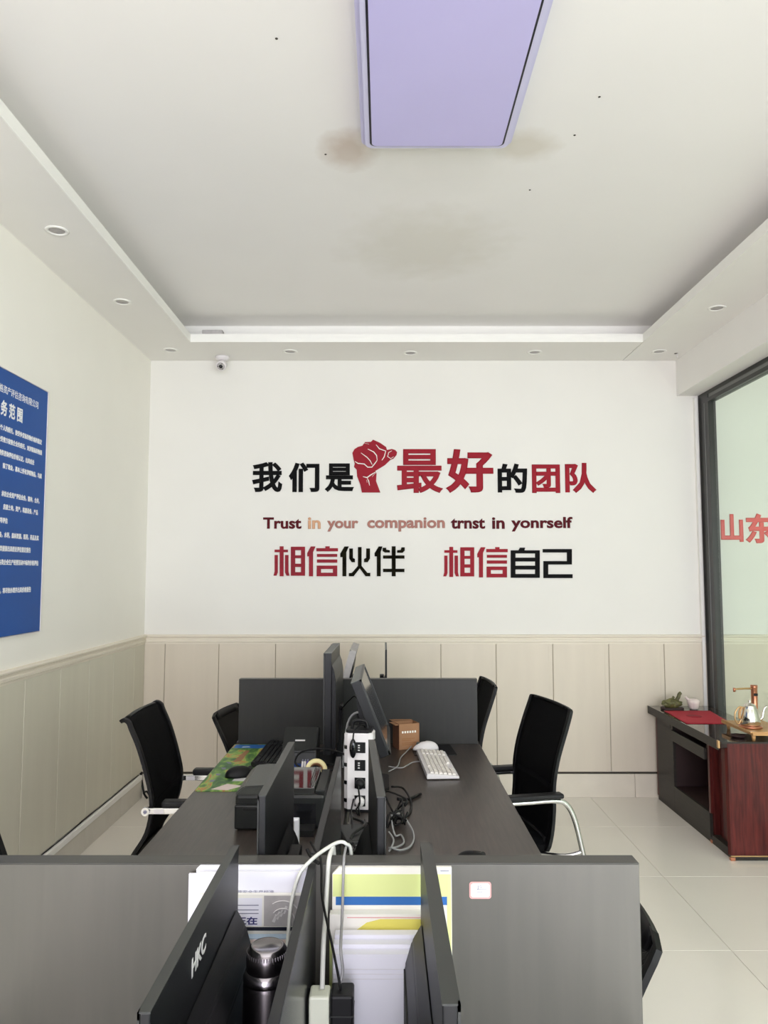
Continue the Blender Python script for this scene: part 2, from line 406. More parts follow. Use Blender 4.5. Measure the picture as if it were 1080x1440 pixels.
struct(box('trim_4', (XL + .0, XE, D - .004, D - .0001, .18, 1.09), 'groove'))
struct(box('trim_10', (XL + .0, XL + .003, YF, D, .18, 1.09), 'groove'))
# chair rail profile
prof = [(0, 0), (.010, 0), (.012, .012), (.020, .016), (.022, .030), (.016, .036), (.018, .046), (.030, .052), (.032, .060), (.026, .066), (0, .068)]
bm = bm_new(); add_prism(bm, [(D - a, 1.086 + b) for a, b in prof], 'x', XL, 2.33); struct(obj('trim_5', bm, 'rail'))
bm = bm_new(); add_prism(bm, [(D - a, 1.086 + b) for a, b in prof], 'x', 2.43, XE); struct(obj('trim_6', bm, 'rail'))
bm = bm_new(); add_prism(bm, [(XL + a, 1.086 + b) for a, b in prof], 'y', YF, D); struct(obj('trim_7', bm, 'rail'))
struct(box('trim_8', (2.31, 2.33, D - .03, D, 0, 2.9), 'lip'))
# skirting tiles
bb = struct(box('baseboard_back', (XL, XE, D - .006, D, 0, .16), 'dark'))
x = XL + .2
xs = [XL + .015] + [-1.2 + .6 * k for k in range(0, 11)] + [XE]
for a, b in zip(xs, xs[1:]): box('tile', (a + .001, b - .001, D - .018, D - .006, 0, .163), 'skirt', bb, bev=.0015)
bl = struct(box('baseboard_left', (XL, XL + .006, YF, D - .02, 0, .15), 'dark'))
ys = [YF] + [-3.2 + .6 * k for k in range(0, 15)] + [D - .02]
for a, b in zip(ys, ys[1:]): box('tile', (XL + .006, XL + .018, a + .0015, b - .0015, 0, .145), 'skirt_left', bl, bev=.0015)
struct(box('trim_11', (XL, XE, D - .0095, D - .001, .162, .1755), 'dark'))
duct = struct(box('trim_9', (XL + .009, XL + .03, YF, D - .06, .135, .168), 'lip', bev=.004))
bm = bm_new(); add_tube(bm, [(XL + .012, 5.58 - k * .25, .174 + .004 * math.sin(k * 2.1)) for k in range(14)], .003, 6)
tag(obj('loose_cable', bm, 'cableB'), 'thin dark cable lying along the skirting trunking on the left wall', 'cable')
bm = bm_new(); add_tube(bm, [(XL + .005, 5.645, .18), (XL + .02, 5.64, .10), (XL + .04, 5.63, .03), (XL + .07, 5.6, .01)], .008, 6)
add_tube(bm, [(XL + .03, 5.64, .03), (XL + .06, 5.62, .05), (XL + .09, 5.6, .02)], .006, 6)
tag(obj('cable_knot', bm, 'cableB'), 'small dark knot of cable on the floor in the room corner', 'cable')
# glass partition to the side room
gp = struct(box('window_3', (2.365, 2.373, YF + .02, 5.50, .08, 2.84), 'glass'))
bm = bm_new(); add_box(bm, 2.345, 2.40, 5.49, 5.66, .0, 2.92)
obj('frame_post', bm, 'alu_dark', gp)
bm = bm_new(); add_box(bm, 2.341, 2.3455, 5.545, 5.552, .0, 2.84); obj('groove', bm, 'alu_grey', gp)
for n, d, m in (('frame_rail', (2.345, 2.40, YF, 5.49, 2.895, 2.92), 'alu_dark'), ('frame_rail', (2.350, 2.395, YF, 5.49, 2.868, 2.895), 'alu_grey'),
                ('frame_rail', (2.345, 2.40, YF, 5.49, 2.84, 2.868), 'alu_dark'), ('frame_rail', (2.345, 2.40, YF, 5.49, 0, .08), 'alu_dark')):
    box(n, d, m, gp)
for y in (3.3, 1.2, -.9): box('frame_post', (2.345, 2.40, y, y + .06, .08, 2.84), 'alu_dark', gp)

# ------------------------------------------------------------------ ceiling fixtures
t = thing('ceiling_lamp', 'large lilac rectangular ceiling lamp with a thin dark border line', 'lamp', (.21, 2.43, ZC))
bm = bm_new(); add_prism(bm, rrect(.60, 1.10, .03), 'z', -.045, 0); obj('casing', bm, 'lilac_rim', t)
bm = bm_new(); add_prism(bm, rrect(.568, 1.066, .03), 'z', -.066, -.045); obj('rim', bm, 'lilac_rim', t)
bm = bm_new(); add_prism(bm, rrect(.532, 1.03, .025), 'z', -.068, -.0655); obj('border_line', bm, 'line', t)
bm = bm_new(); add_prism(bm, rrect(.516, 1.014, .02), 'z', -.072, -.0665); obj('diffuser', bm, 'lilac', t)
t.location.x = .21
def downlight(x, y, lab):
    t = thing('downlight', lab, 'downlight', (x, y, Z1), 0, 'recessed downlights')
    bm = bm_new(); add_lathe(bm, [(.036, 0), (.052, 0), (.054, -.003), (.050, -.006), (.040, -.006), (.036, -.001), (.036, 0)], 28); obj('rim', bm, 'lip', t)
    bm = bm_new(); add_lathe(bm, [(0, -.0008), (.036, -.0008), (.036, -.0016), (.024, -.003), (0, -.004)], 24); obj('lens', bm, 'greyp', t)
    return t
downlight(-1.522, 3.465, 'round recessed downlight in the left soffit, the largest and nearest one of the room')
downlight(-1.537, 4.406, 'round recessed downlight in the left soffit, the middle one of three')
downlight(-1.524, 5.387, 'round recessed downlight in the corner above the left wall, left of the camera')
downlight(-.675, 5.422, 'recessed downlight in the end soffit, first one to the right of the dome camera')
downlight(.19, 5.458, 'recessed downlight in the end soffit, above the large red characters')
downlight(1.087, 5.44, 'recessed downlight in the end soffit, second from its right end')
downlight(1.978, 5.422, 'recessed downlight in the corner soffit beside the small cable hole')
downlight(2.001, 4.515, 'recessed downlight in the right soffit above the glass partition')
t = thing('security_camera', 'small white ceiling security camera with round black lens', 'camera', (-1.19, 5.56, Z1))
bm = bm_new(); add_lathe(bm, [(0, 0), (.05, 0), (.05, -.012), (.042, -.026), (0, -.03)], 28); obj('base', bm, 'white_pl', t)
bm = bm_new(); add_tube(bm, [(0, 0, -.02), (0, -.01, -.05)], .014, 12, False); obj('neck', bm, 'white_pl', t)
def cam_m(): return Matrix.Translation((0, -.012, -.066)) @ Euler((R(118), 0, 0)).to_matrix().to_4x4()
bm = bm_new(); add_lathe(bm, [(0, -.045), (.028, -.04), (.036, -.02), (.037, .03), (.034, .042), (.028, .042)], 24); bm.transform(cam_m()); obj('housing', bm, 'white_pl', t)
bm = bm_new(); add_lathe(bm, [(.029, .036), (.024, .046), (.016, .048), (0, .048)], 24); bm.transform(cam_m()); obj('lens_ring', bm, 'greyp', t)
bm = bm_new(); add_lathe(bm, [(.014, .048), (.012, .053), (0, .056)], 20); bm.transform(cam_m()); obj('lens', bm, 'blk_gloss', t)
for a in (60, 180, 300):
    bm = bm_new(); add_lathe(bm, [(.004, .047), (.003, .05), (0, .05)], 8, (.021 * math.cos(R(a)), .021 * math.sin(R(a)), 0)); bm.transform(cam_m()); obj('infrared_lamp', bm, 'dark', t)
t = thing('led_driver', 'small grey driver box lying on the ceiling ledge in the cove corner', 'driver box', (-1.19, 5.245, Z1 + .056))
box('body', (-.07, .07, -.03, .03, 0, .036), 'greyp', t, bev=.003)
box('lead', (.07, .1, 0, .006, .004, .01), 'cableG', t)

# ------------------------------------------------------------------ lettering on the end wall
YW = D - .0004
def wx(u, v): return at(u, v, D)
def wall_char(parent, ch, u0, u1, v0, v1, m, off=.022):
    x0, zb = wx(u0, v1); x1, zt = wx(u1, v0)
    return text_obj('character', ch, m, parent, (0, YW, 0), (1, 0, 0), (0, 0, 1), x0, x1, zb, zt, off, .006)
s1 = thing('wall_slogan', 'upper line of large black and red characters on the end wall', 'lettering', (0, 0, 0))
for a in (('我', 354.5, 397.3, 650, 692, 'ink'), ('们', 406, 449.3, 650.5, 692, 'ink'), ('是', 456.7, 498, 651.8, 692, 'ink'),
          ('最', 558.3, 622.8, 631.7, 693.3, 'red'), ('好', 627, 693.3, 631.7, 693.3, 'red'), ('的', 700, 741, 652, 693, 'ink'),
          ('团', 748.3, 787, 653.3, 693.3, 'red'), ('队', 795, 837.8, 651, 693.3, 'red')):
    wall_char(s1, *a, off=.020 if a[0] == '最' else .032)
s2 = thing('english_slogan', 'line of small maroon and tan English words between the two Chinese lines', 'lettering', (0, 0, 0))
def wrd(txt, u0, u1, m):
    asc = any(c in 'Tdltfi' for c in txt); dsc = any(c in 'yp' for c in txt)
    v0 = 727.6 if txt[0] == 'T' else (726.8 if ('f' in txt) else (727.5 if 'i' in txt else (729 if 't' in txt else 732.2)))
    v1 = 743.3 + (4.2 if dsc else .4)
    x0, zb = wx(u0, v1); x1, zt = wx(u1, v0)
    o = text_obj('word', txt, m, s2, (0, YW, 0), (1, 0, 0), (0, 0, 1), x0, x1, zb, zt, .030, .005)
wrd('Trust', 370, 424, 'maroon'); wrd('in', 433, 451, 'tan'); wrd('your', 460, 504, 'brown'); wrd('companion', 516.5, 625.5, 'brown')
wrd('trnst', 634, 682, 'maroon'); wrd('in', 692, 709.5, 'maroon'); wrd('yonrself', 719, 804.8, 'maroon')
def stroke_char(parent, polys, o, sc, m, src=None, dst=None):
    bm = bm_new()
    for p in polys:
        if len(p) == 4 and not isinstance(p[0], tuple): x0, y0, x1, y1 = p; p = [(x0, y0), (x1, y0), (x1, y1), (x0, y1)]
        q = []
        for (a, b) in p:
            if src: a = dst[0] + (a - src[0]) / (src[2] - src[0]) * (dst[2] - dst[0]); b = dst[1] + (b - src[1]) / (src[3] - src[1]) * (dst[3] - dst[1])
            q.append(wx(o[0] + a / sc, o[1] + b / sc))
        add_prism(bm, q, 'y', YW - .006, YW)
    return obj('character', bm, m, parent)
XIANG = [(80, 88, 115, 106), (142, 88, 172, 106), (115, 65, 142, 272), [(80, 125), (102, 125), (102, 245), (93, 268), (72, 268), (80, 240)],
         [(152, 125), (176, 125), (176, 240), (182, 268), (162, 268), (152, 245)], (192, 68, 222, 268), (262, 68, 290, 268),
         (222, 68, 262, 92), (222, 127, 262, 147), (222, 185, 262, 208), (222, 243, 262, 268)]
XIN = [[(330, 66), (362, 66), (345, 105), (345, 272), (317, 272), (317, 135), (305, 135), (305, 112)], (430, 65, 460, 78), (368, 78, 517, 100),
       (372, 118, 512, 138), (372, 156, 512, 178), (370, 198, 512, 222), (370, 222, 400, 247), (482, 222, 512, 247), (370, 247, 512, 272)]
HUO = [[(562, 66), (592, 66), (575, 105), (575, 272), (548, 272), (548, 140), (533, 140), (533, 115)],
       [(655, 70), (680, 70), (680, 200), (720, 248), (740, 248), (740, 272), (708, 272), (667, 218), (625, 272), (592, 272), (592, 250), (613, 248), (655, 200)],
       [(595, 80), (620, 80), (620, 145), (634, 152), (634, 175), (612, 175), (595, 150)], [(712, 80), (738, 80), (738, 150), (722, 175), (697, 175), (697, 152), (712, 145)]]
BAN = [[(798, 66), (824, 66), (812, 105), (812, 272), (785, 272), (785, 135), (770, 135), (770, 112)], (888, 65, 915, 272), (828, 128, 888, 150), (915, 128, 976, 150),
       (828, 220, 888, 243), (915, 220, 976, 243), [(825, 75), (850, 75), (850, 88), (875, 92), (875, 108), (840, 108), (825, 98)],
       [(955, 72), (978, 72), (978, 95), (962, 110), (925, 110), (925, 92), (950, 90)]]
ZI = [(556, 97, 590, 296), (732, 97, 766, 296), (590, 97, 732, 120), (590, 150, 732, 178), (590, 208, 732, 236), (590, 268, 732, 296), [(622, 78), (660, 78), (655, 97), (612, 97)]]
JI = [(787, 88, 998, 113), (962, 113, 998, 175), (792, 175, 998, 200), (792, 200, 827, 270), (792, 270, 1003, 298)]
s3 = thing('wall_slogan', 'bottom line, left half: four blocky characters, two red and two worn black', 'lettering', (0, 0, 0))
oA, oB = (370, 755), (610, 755); kA, kB = 4.909, 5.143
stroke_char(s3, XIANG, oA, kA, 'red2'); stroke_char(s3, XIN, oA, kA, 'red2'); stroke_char(s3, HUO, oA, kA, 'olive'); stroke_char(s3, BAN, oA, kA, 'olive')
s4 = thing('wall_slogan', 'bottom line, right half: four blocky characters, two red and two clean black', 'lettering', (0, 0, 0))
stroke_char(s4, XIANG, oB, kB, 'red', (72, 65, 290, 272), (68, 72, 292, 290)); stroke_char(s4, XIN, oB, kB, 'red', (305, 65, 517, 272), (314, 74, 534, 293))
stroke_char(s4, ZI, oB, kB, 'ink'); stroke_char(s4, JI, oB, kB, 'ink')
# fist emblem
f = thing('fist_emblem', 'red clenched fist emblem between the black and red characters', 'emblem', (0, 0, 0))
fo = lambda p: wx(350 + p[0] / 4.5, 610 + p[1] / 4.5)
bm = bm_new(); add_prism(bm, [fo(p) for p in [(655, 122), (668, 98), (690, 84), (718, 76), (735, 53), (772, 52), (786, 38), (830, 58), (868, 84), (874, 103), (905, 97), (926, 103), (938, 117), (934, 135),
    (915, 158), (896, 165), (862, 198), (800, 236), (808, 252), (805, 300), (832, 372), (715, 372), (705, 322), (685, 270), (682, 228), (665, 210), (670, 190), (662, 160)]], 'y', YW - .006, YW)
obj('fist', bm, 'red', f)
def ribbon(pts, wdt, m, par, name, y0, y1, tr):
    bm = bm_new(); P = [Vector(p) for p in pts]; Lf, Rt = [], []
    for i, p in enumerate(P):
        T = (P[min(i + 1, len(P) - 1)] - P[max(i - 1, 0)]).normalized(); n = Vector((-T.y, T.x))
        ww = wdt * (0.55 if i in (0, len(P) - 1) else 1)
        Lf.append(tr(p + n * ww / 2)); Rt.append(tr(p - n * ww / 2))
    for i in range(len(P) - 1):
        add_prism(bm, [Lf[i], Lf[i + 1], Rt[i + 1], Rt[i]], 'y', y0, y1)
    return obj(name, bm, m, par)
for pts, wd in (([(672, 176), (690, 188), (730, 192), (752, 212), (778, 212), (798, 188), (812, 168)], 6), ([(710, 122), (748, 150), (768, 172), (780, 196)], 5),
            ([(752, 97), (790, 116), (808, 138), (812, 168)], 6), ([(805, 70), (826, 96), (866, 110), (856, 148), (842, 168)], 6), ([(905, 108), (884, 120), (878, 145), (898, 158), (916, 146)], 4.5),
            ([(722, 272), (748, 278), (770, 262), (800, 244)], 7), ([(750, 282), (758, 300), (764, 328)], 6), ([(806, 244), (780, 272)], 3), ([(745, 292), (748, 310)], 3),
            ([(730, 60), (760, 66)], 2.5)):
    ribbon(pts, wd, 'wall', f, 'finger_line', YW - .0075, YW - .0055, fo)
# red sign characters on the end wall of the side room
s5 = thing('side_room_sign', 'bright red characters on the wall seen through the glass partition', 'lettering', (0, 0, 0))
wall_char(s5, '山', 1014, 1044, 723, 762, 'red3', .036); wall_char(s5, '东', 1048.7, 1089, 722, 764, 'red3', .036)

# ------------------------------------------------------------------ blue notice board on the left wall
bd = thing('notice_board', 'large blue wall board covered in white Chinese text', 'board', (XL, 3.25, 1.92))
box('board', (0.0005, .010, -.70, .672, -.61, .612), 'blue', bd, bev=.001)
bm = bm_new()
for d in ((0.0003, .0125, .6745, .679, -.613, .615), (0.0003, .0125, -.706, -.7015, -.613, .615), (.0003, .0125, -.706, .679, .6135, .617), (.0003, .0125, -.706, .679, -.616, -.6125)): add_box(bm, *d)
obj('edge_strip', bm, 'white_pl', bd)
def btxt(name, s, y1, zc, size, pitch, m='white', off=.03):
    vis = [c for c in s]
    x1 = y1 - 3.25; n = len(s)
    me = glyph_mesh(s, off, .5)
    xs = [v.co.x for v in me.vertices]; bx = max(xs)
    for v in me.vertices:
        v.co = Vector((.0101 + (v.co.z + .5) * .0008, x1 + (v.co.x - bx) * pitch, (zc - 1.92) + (v.co.y - .36) * size))
    me.materials.append(M[m]); o = bpy.data.objects.new(name, me); C.objects.link(o); o.parent = bd
    return o
btxt('header_line', '东价格资产评估咨询有限公司', 3.817, 2.44, .040, .036, off=.0)
btxt('title', '服 务 范 围', 3.655, 2.352, .072, .060)
for s, y, z in (('和个人的委托，接受争议标的物价格的鉴定', 3.872, 2.262), ('及受害方被害企业的委托，对涉案标的物损', 3.878, 2.209), ('提供咨询评估价格认定，出具结论', 3.796, 2.147),
                ('除了现金，基本上所有涉案物品，均属', 3.883, 2.09), ('承担企业资产评估业务，精神，合并，', 3.868, 1.962), ('房屋土地，资产，机器设备，产品', 3.855, 1.903),
                ('等评估', 3.548, 1.84), ('设备，水利，森林资源，医药，药品及其', 3.875, 1.775), ('各类报损出具结论评估鉴定报告', 3.791, 1.712),
                ('各类企业生产经营活动中标的价格评估', 3.88, 1.65), ('费，将尽快办理并出具价格报告', 3.809, 1.52)):
    btxt('text_line', s, y, z, .0265, .0236)

# ------------------------------------------------------------------ desks and partitions
DX0, DXC, DX1 = -.745, -.13, .478
def desk(lab, x0, x1, y0, y1, outer):
    t = thing('office_desk', lab, 'desk', ((x0 + x1) / 2, (y0 + y1) / 2, 0))
    w, l = (x1 - x0) / 2, (y1 - y0) / 2
    box('desktop', (-w, w, -l, l, .725, .75), 'desk', t, bev=.002)
    for sy in (-1, 1): box('side_panel', (min(-outer * (w - .08), outer * .0), max(-outer * (w - .08), outer * .0), sy * (l - .03) - .012, sy * (l - .03) + .012, 0, .725), 'screenp', t)
    box('modesty_panel', ((-outer) * (w - .06) - .009, (-outer) * (w - .06) + .009, -l + .05, l - .05, .3, .725), 'screenp', t)
    return t
desk('dark wood-grain desktop of the middle workstation row, left side, with colourful mat', DX0, DXC - .008, 1.50, 3.915, -1)
desk('dark wood-grain desktop of the middle row, right side, with white keyboard', DXC + .008, DX1, 1.50, 3.915, 1)
desk('nearest left desk below the blank-screened monitor with silver letters', DX0, DXC - .008, .30, 1.455, -1)
desk('nearest right desk in front of the panel with a pink sticker', DXC + .008, DX1, .30, 1.455, 1)
desk('far left desk hidden behind the rear partition', DX0, DXC - .008, 3.965, 5.15, -1)
desk('far right desk hidden behind the rear partition', DXC + .008, DX1, 3.965, 5.15, 1)
def partition(lab, x0, x1, y0, y1, z1, m='screenp', name='desk_partition', cap=True):
    t = thing(name, lab, 'partition', ((x0 + x1) / 2, (y0 + y1) / 2, .75))
    a, b = (x1 - x0) / 2, (y1 - y0) / 2
    box('panel', (-a, a, -b, b, .0, z1 - .75 - .003), m, t, bev=.001)
    box('edge_band', (-a, a, -b - .0005, b + .0005, z1 - .753, z1 - .75), 'spine_edge' if m == 'spine' else 'screen_edge', t, bev=.001)
    return t
partition('long front charcoal partition across the picture, pink sticker on it', DX0, .468, 1.458, 1.498, 1.07, 'front_lit')
partition('rear charcoal partition below the end wall, behind cardboard box', -.728, .468, 3.92, 3.96, 1.07, 'rear_shaded')
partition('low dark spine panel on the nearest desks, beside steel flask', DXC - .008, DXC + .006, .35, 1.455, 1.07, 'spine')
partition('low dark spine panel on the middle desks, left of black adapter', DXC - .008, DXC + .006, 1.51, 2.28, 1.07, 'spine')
st = thing('sticker', 'small white sticker with pink border on the front partition', 'sticker', (.176, 1.4575, 1.022))
bm = bm_new(); add_prism(bm, rrect(.040, .030, .005), 'y', -.0006, 0); obj('border', bm, 'pinkp', st)
bm = bm_new(); add_prism(bm, rrect(.034, .024, .004), 'y', -.001, -.0005); obj('face', bm, 'paper_warm', st)
for x0, x1, z in ((-.006, .012, .001), (-.006, .004, -.004)): box('line', (x0, x1, -.0012, -.001, z, z + .0012), 'greyt', st)
text_obj('lettering', 'JS', 'greyt', st, (0, -.001, 0), (1, 0, 0), (0, 0, 1), -.006, .003, .002, .009, 0, .0003)

# ------------------------------------------------------------------ monitors
def monitor(lab, loc, rz, w, h, ztop, tilt=0, t=.012, bulge=(.40, .20, .045), bz=.04, ribs=0, logo=None, top=None, edge='mon_edge'):
    """screen faces local +X; loc = base on the desk; ztop above the desk"""
    T = thing('monitor', lab, 'monitor', loc, rz)
    c = ztop - h / 2
    mt = Matrix.Translation((0, 0, c)) @ Euler((0, tilt, 0)).to_matrix().to_4x4()
    def B(name, d, m, bev=.001, par=T):
        return box(name, d, m, par, bev=bev, mtx=mt)
    B('back_shell', (-t, t * .35, -w / 2, w / 2, -h / 2, h / 2), 'mon_back', .002)
    bm = bm_new()
    for d in ((t * .35, t * .6, -w / 2, w / 2, h / 2 - .008, h / 2), (t * .35, t * .6, -w / 2, w / 2, -h / 2, -h / 2 + .016),
              (t * .35, t * .6, -w / 2, -w / 2 + .008, -h / 2, h / 2), (t * .35, t * .6, w / 2 - .008, w / 2, -h / 2, h / 2)): add_box(bm, *d)
    bm.transform(mt); obj('bezel', bm, edge, T)
    B('screen', (t * .3, t * .45, -w / 2 + .007, w / 2 - .007, -h / 2 + .015, h / 2 - .007), 'mon_screen', 0)
    bm = bm_new(); add_box(bm, -t - .0004, t * .35, -w / 2 - .0006, w / 2 + .0006, h / 2 - .001, h / 2 + .001)
    bm.transform(mt); obj('top_edge', bm, top or edge, T)
    bw, bh, bd_ = bulge
    zb0, zb1 = -h / 2 + bz, -h / 2 + bz + bh
    bm = bm_new(); add_prism(bm, [(-t, zb0 - .01), (-t, zb1 + .03), (-t - bd_ * .6, zb1), (-t - bd_, zb1 - .04), (-t - bd_, zb0 + .02), (-t - bd_ * .8, zb0)], 'y', -bw / 2, bw / 2)
    bmesh.ops.bevel(bm, geom=list(bm.edges), offset=.004, segments=2, affect='EDGES'); bm.transform(mt)
    bo = obj('back_housing', bm, 'mon_back', T)
    if ribs:
        bm = bm_new()
        for k in range(ribs):
            z = zb0 + .03 + k * (bh - .07) / ribs
            add_box(bm, -t - bd_ - .002, -t - bd_ + .002, -bw / 2 + .01, bw / 2 - .01, z, z + .003)
            add_box(bm, -t - bd_ + .002, -t - .004, -bw / 2 - .0015, -bw / 2 + .002, z, z + .003)
        bm.transform(mt); obj('vent_rib', bm, 'blk', bo)
    if logo:
        s, y0, y1, z0, z1 = logo
        o = text_obj('logo', s, 'greyl', T, (-t - .0004, 0, 0), (0, -1, 0), (0, 0, 1), y0, y1, z0, z1, .03, .0008)
        o.data.transform(mt)
    if edge != 'mon_edge':
        bm = bm_new()
        for sy in (-1, 1): add_box(bm, -t, t * .35, sy * w / 2 - .0008, sy * w / 2 + .0008, -h / 2, h / 2)
        bm.transform(mt); obj('side_edge', bm, edge, T)
    # neck and foot
    xb = -t - bd_ * .7
    bm = bm_new(); add_box(bm, xb - .02, xb + .006, -.035, .035, .008, c - h * .1, bev=.004); obj('stand_neck', bm, 'blk', T)
    bm = bm_new(); add_prism(bm, rrect(.17, .23, .03, cx=-.02), 'z', 0, .010); obj('stand_foot', bm, 'blk', T)
    return T
HK = monitor('nearest left monitor seen edge-on from behind, silver HKC letters on its back', (-.265, 1.142, .75), PI, .517, .34, .37, t=.009, bulge=(.48, .215, .030), bz=-.0,
        logo=('HKC', -.075, .006, .113, .138))
monitor('nearest right monitor seen edge-on, ribbed back housing, beside paper stacks', (.078, 1.158, .75), 0, .517, .34, .37, t=.013, bulge=(.40, .20, .030), bz=0, ribs=26)
monitor('left monitor edge-on in front of the dark printer', (-.236, 1.745, .75), PI, .47, .30, .425, t=.010, bulge=(.26, .11, .032), bz=-.0)
monitor('middle black monitor edge-on beside the white socket tower', (-.016, 1.775, .75), R(3), .51, .38, .42, t=.011, bulge=(.36, .17, .035), bz=.0)
monitor('tall black monitor standing upright before the rear partition', (-.244, 3.60, .75), PI - R(1), .48, .43, .505, t=.022, bulge=(.46, .34, .018), bz=.01, top='vent_grey')
mD = monitor('monitor tipped far backwards, grey edge leaning over the cardboard box', (-.045, 3.20, .75), 0, .50, .30, .455, tilt=-R(22), t=.026, bulge=(.40, .18, .02), bz=.04, top='vent_grey')
monitor('grey-faced monitor leaning on the far side of the rear partition', (-.232, 4.95, .75), PI, .50, .30, .390, tilt=-R(16), t=.026, bulge=(.34, .16, .012), bz=.04, edge='greyp')
monitor('thin dark monitor seen edge-on beyond the rear partition', (.014, 4.98, .75), 0, .50, .30, .385, t=.007, bulge=(.2, .10, .02), bz=-.02)

# ------------------------------------------------------------------ chairs
def spine_pts(prof, sub=4):
    P = [Vector((a, b)) for a, b in prof]; Q = []
    for i in range(len(P) - 1):
        p0 = P[max(i - 1, 0)]; p1 = P[i]; p2 = P[i + 1]; p3 = P[min(i + 2, len(P) - 1)]
        for k in range(sub):
            t = k / sub
            Q.append(0.5 * ((2 * p1) + (p2 - p0) * t + (2 * p0 - 5 * p1 + 4 * p2 - p3) * t * t + (3 * p1 - p0 - 3 * p2 + p3) * t ** 3))
    Q.append(P[-1]); return Q
def shell(bm, Q, y0f, y1f, th, bow=0.0):
    """a bent sheet that follows profile Q (x,z) between y0f(s)..y1f(s), rounded in plan by bow"""
    n = 9; g = []
    for i, q in enumerate(Q):
        s = i / (len(Q) - 1); T = (Q[min(i + 1, len(Q) - 1)] - Q[max(i - 1, 0)]).normalized(); nn = Vector((T.y, -T.x))
        row = []
        for j in range(n):
            f = j / (n - 1); y = y0f(s) + (y1f(s) - y0f(s)) * f; dx = -bow * (1 - (2 * f - 1) ** 2)
            row.append((bm.verts.new((q.x + dx + nn.x * th / 2, y, q.y + nn.y * th / 2)), bm.verts.new((q.x + dx - nn.x * th / 2, y, q.y - nn.y * th / 2))))
        g.append(row)
    for i in range(len(g) - 1):
        for j in range(n - 1):
            a, b, c, d = g[i][j], g[i][j + 1], g[i + 1][j + 1], g[i + 1][j]
            bm.faces.new((a[0], b[0], c[0], d[0])).smooth = True; bm.faces.new((d[1], c[1], b[1], a[1])).smooth = True
    for i in range(len(g) - 1):
        for j in (0, n - 1):
            a, d = g[i][j], g[i + 1][j]; bm.faces.new((a[0], d[0], d[1], a[1]))
    for i in (0, len(g) - 1):
        for j in range(n - 1):
            a, b = g[i][j], g[i][j + 1]; bm.faces.new((a[0], b[0], b[1], a[1]))
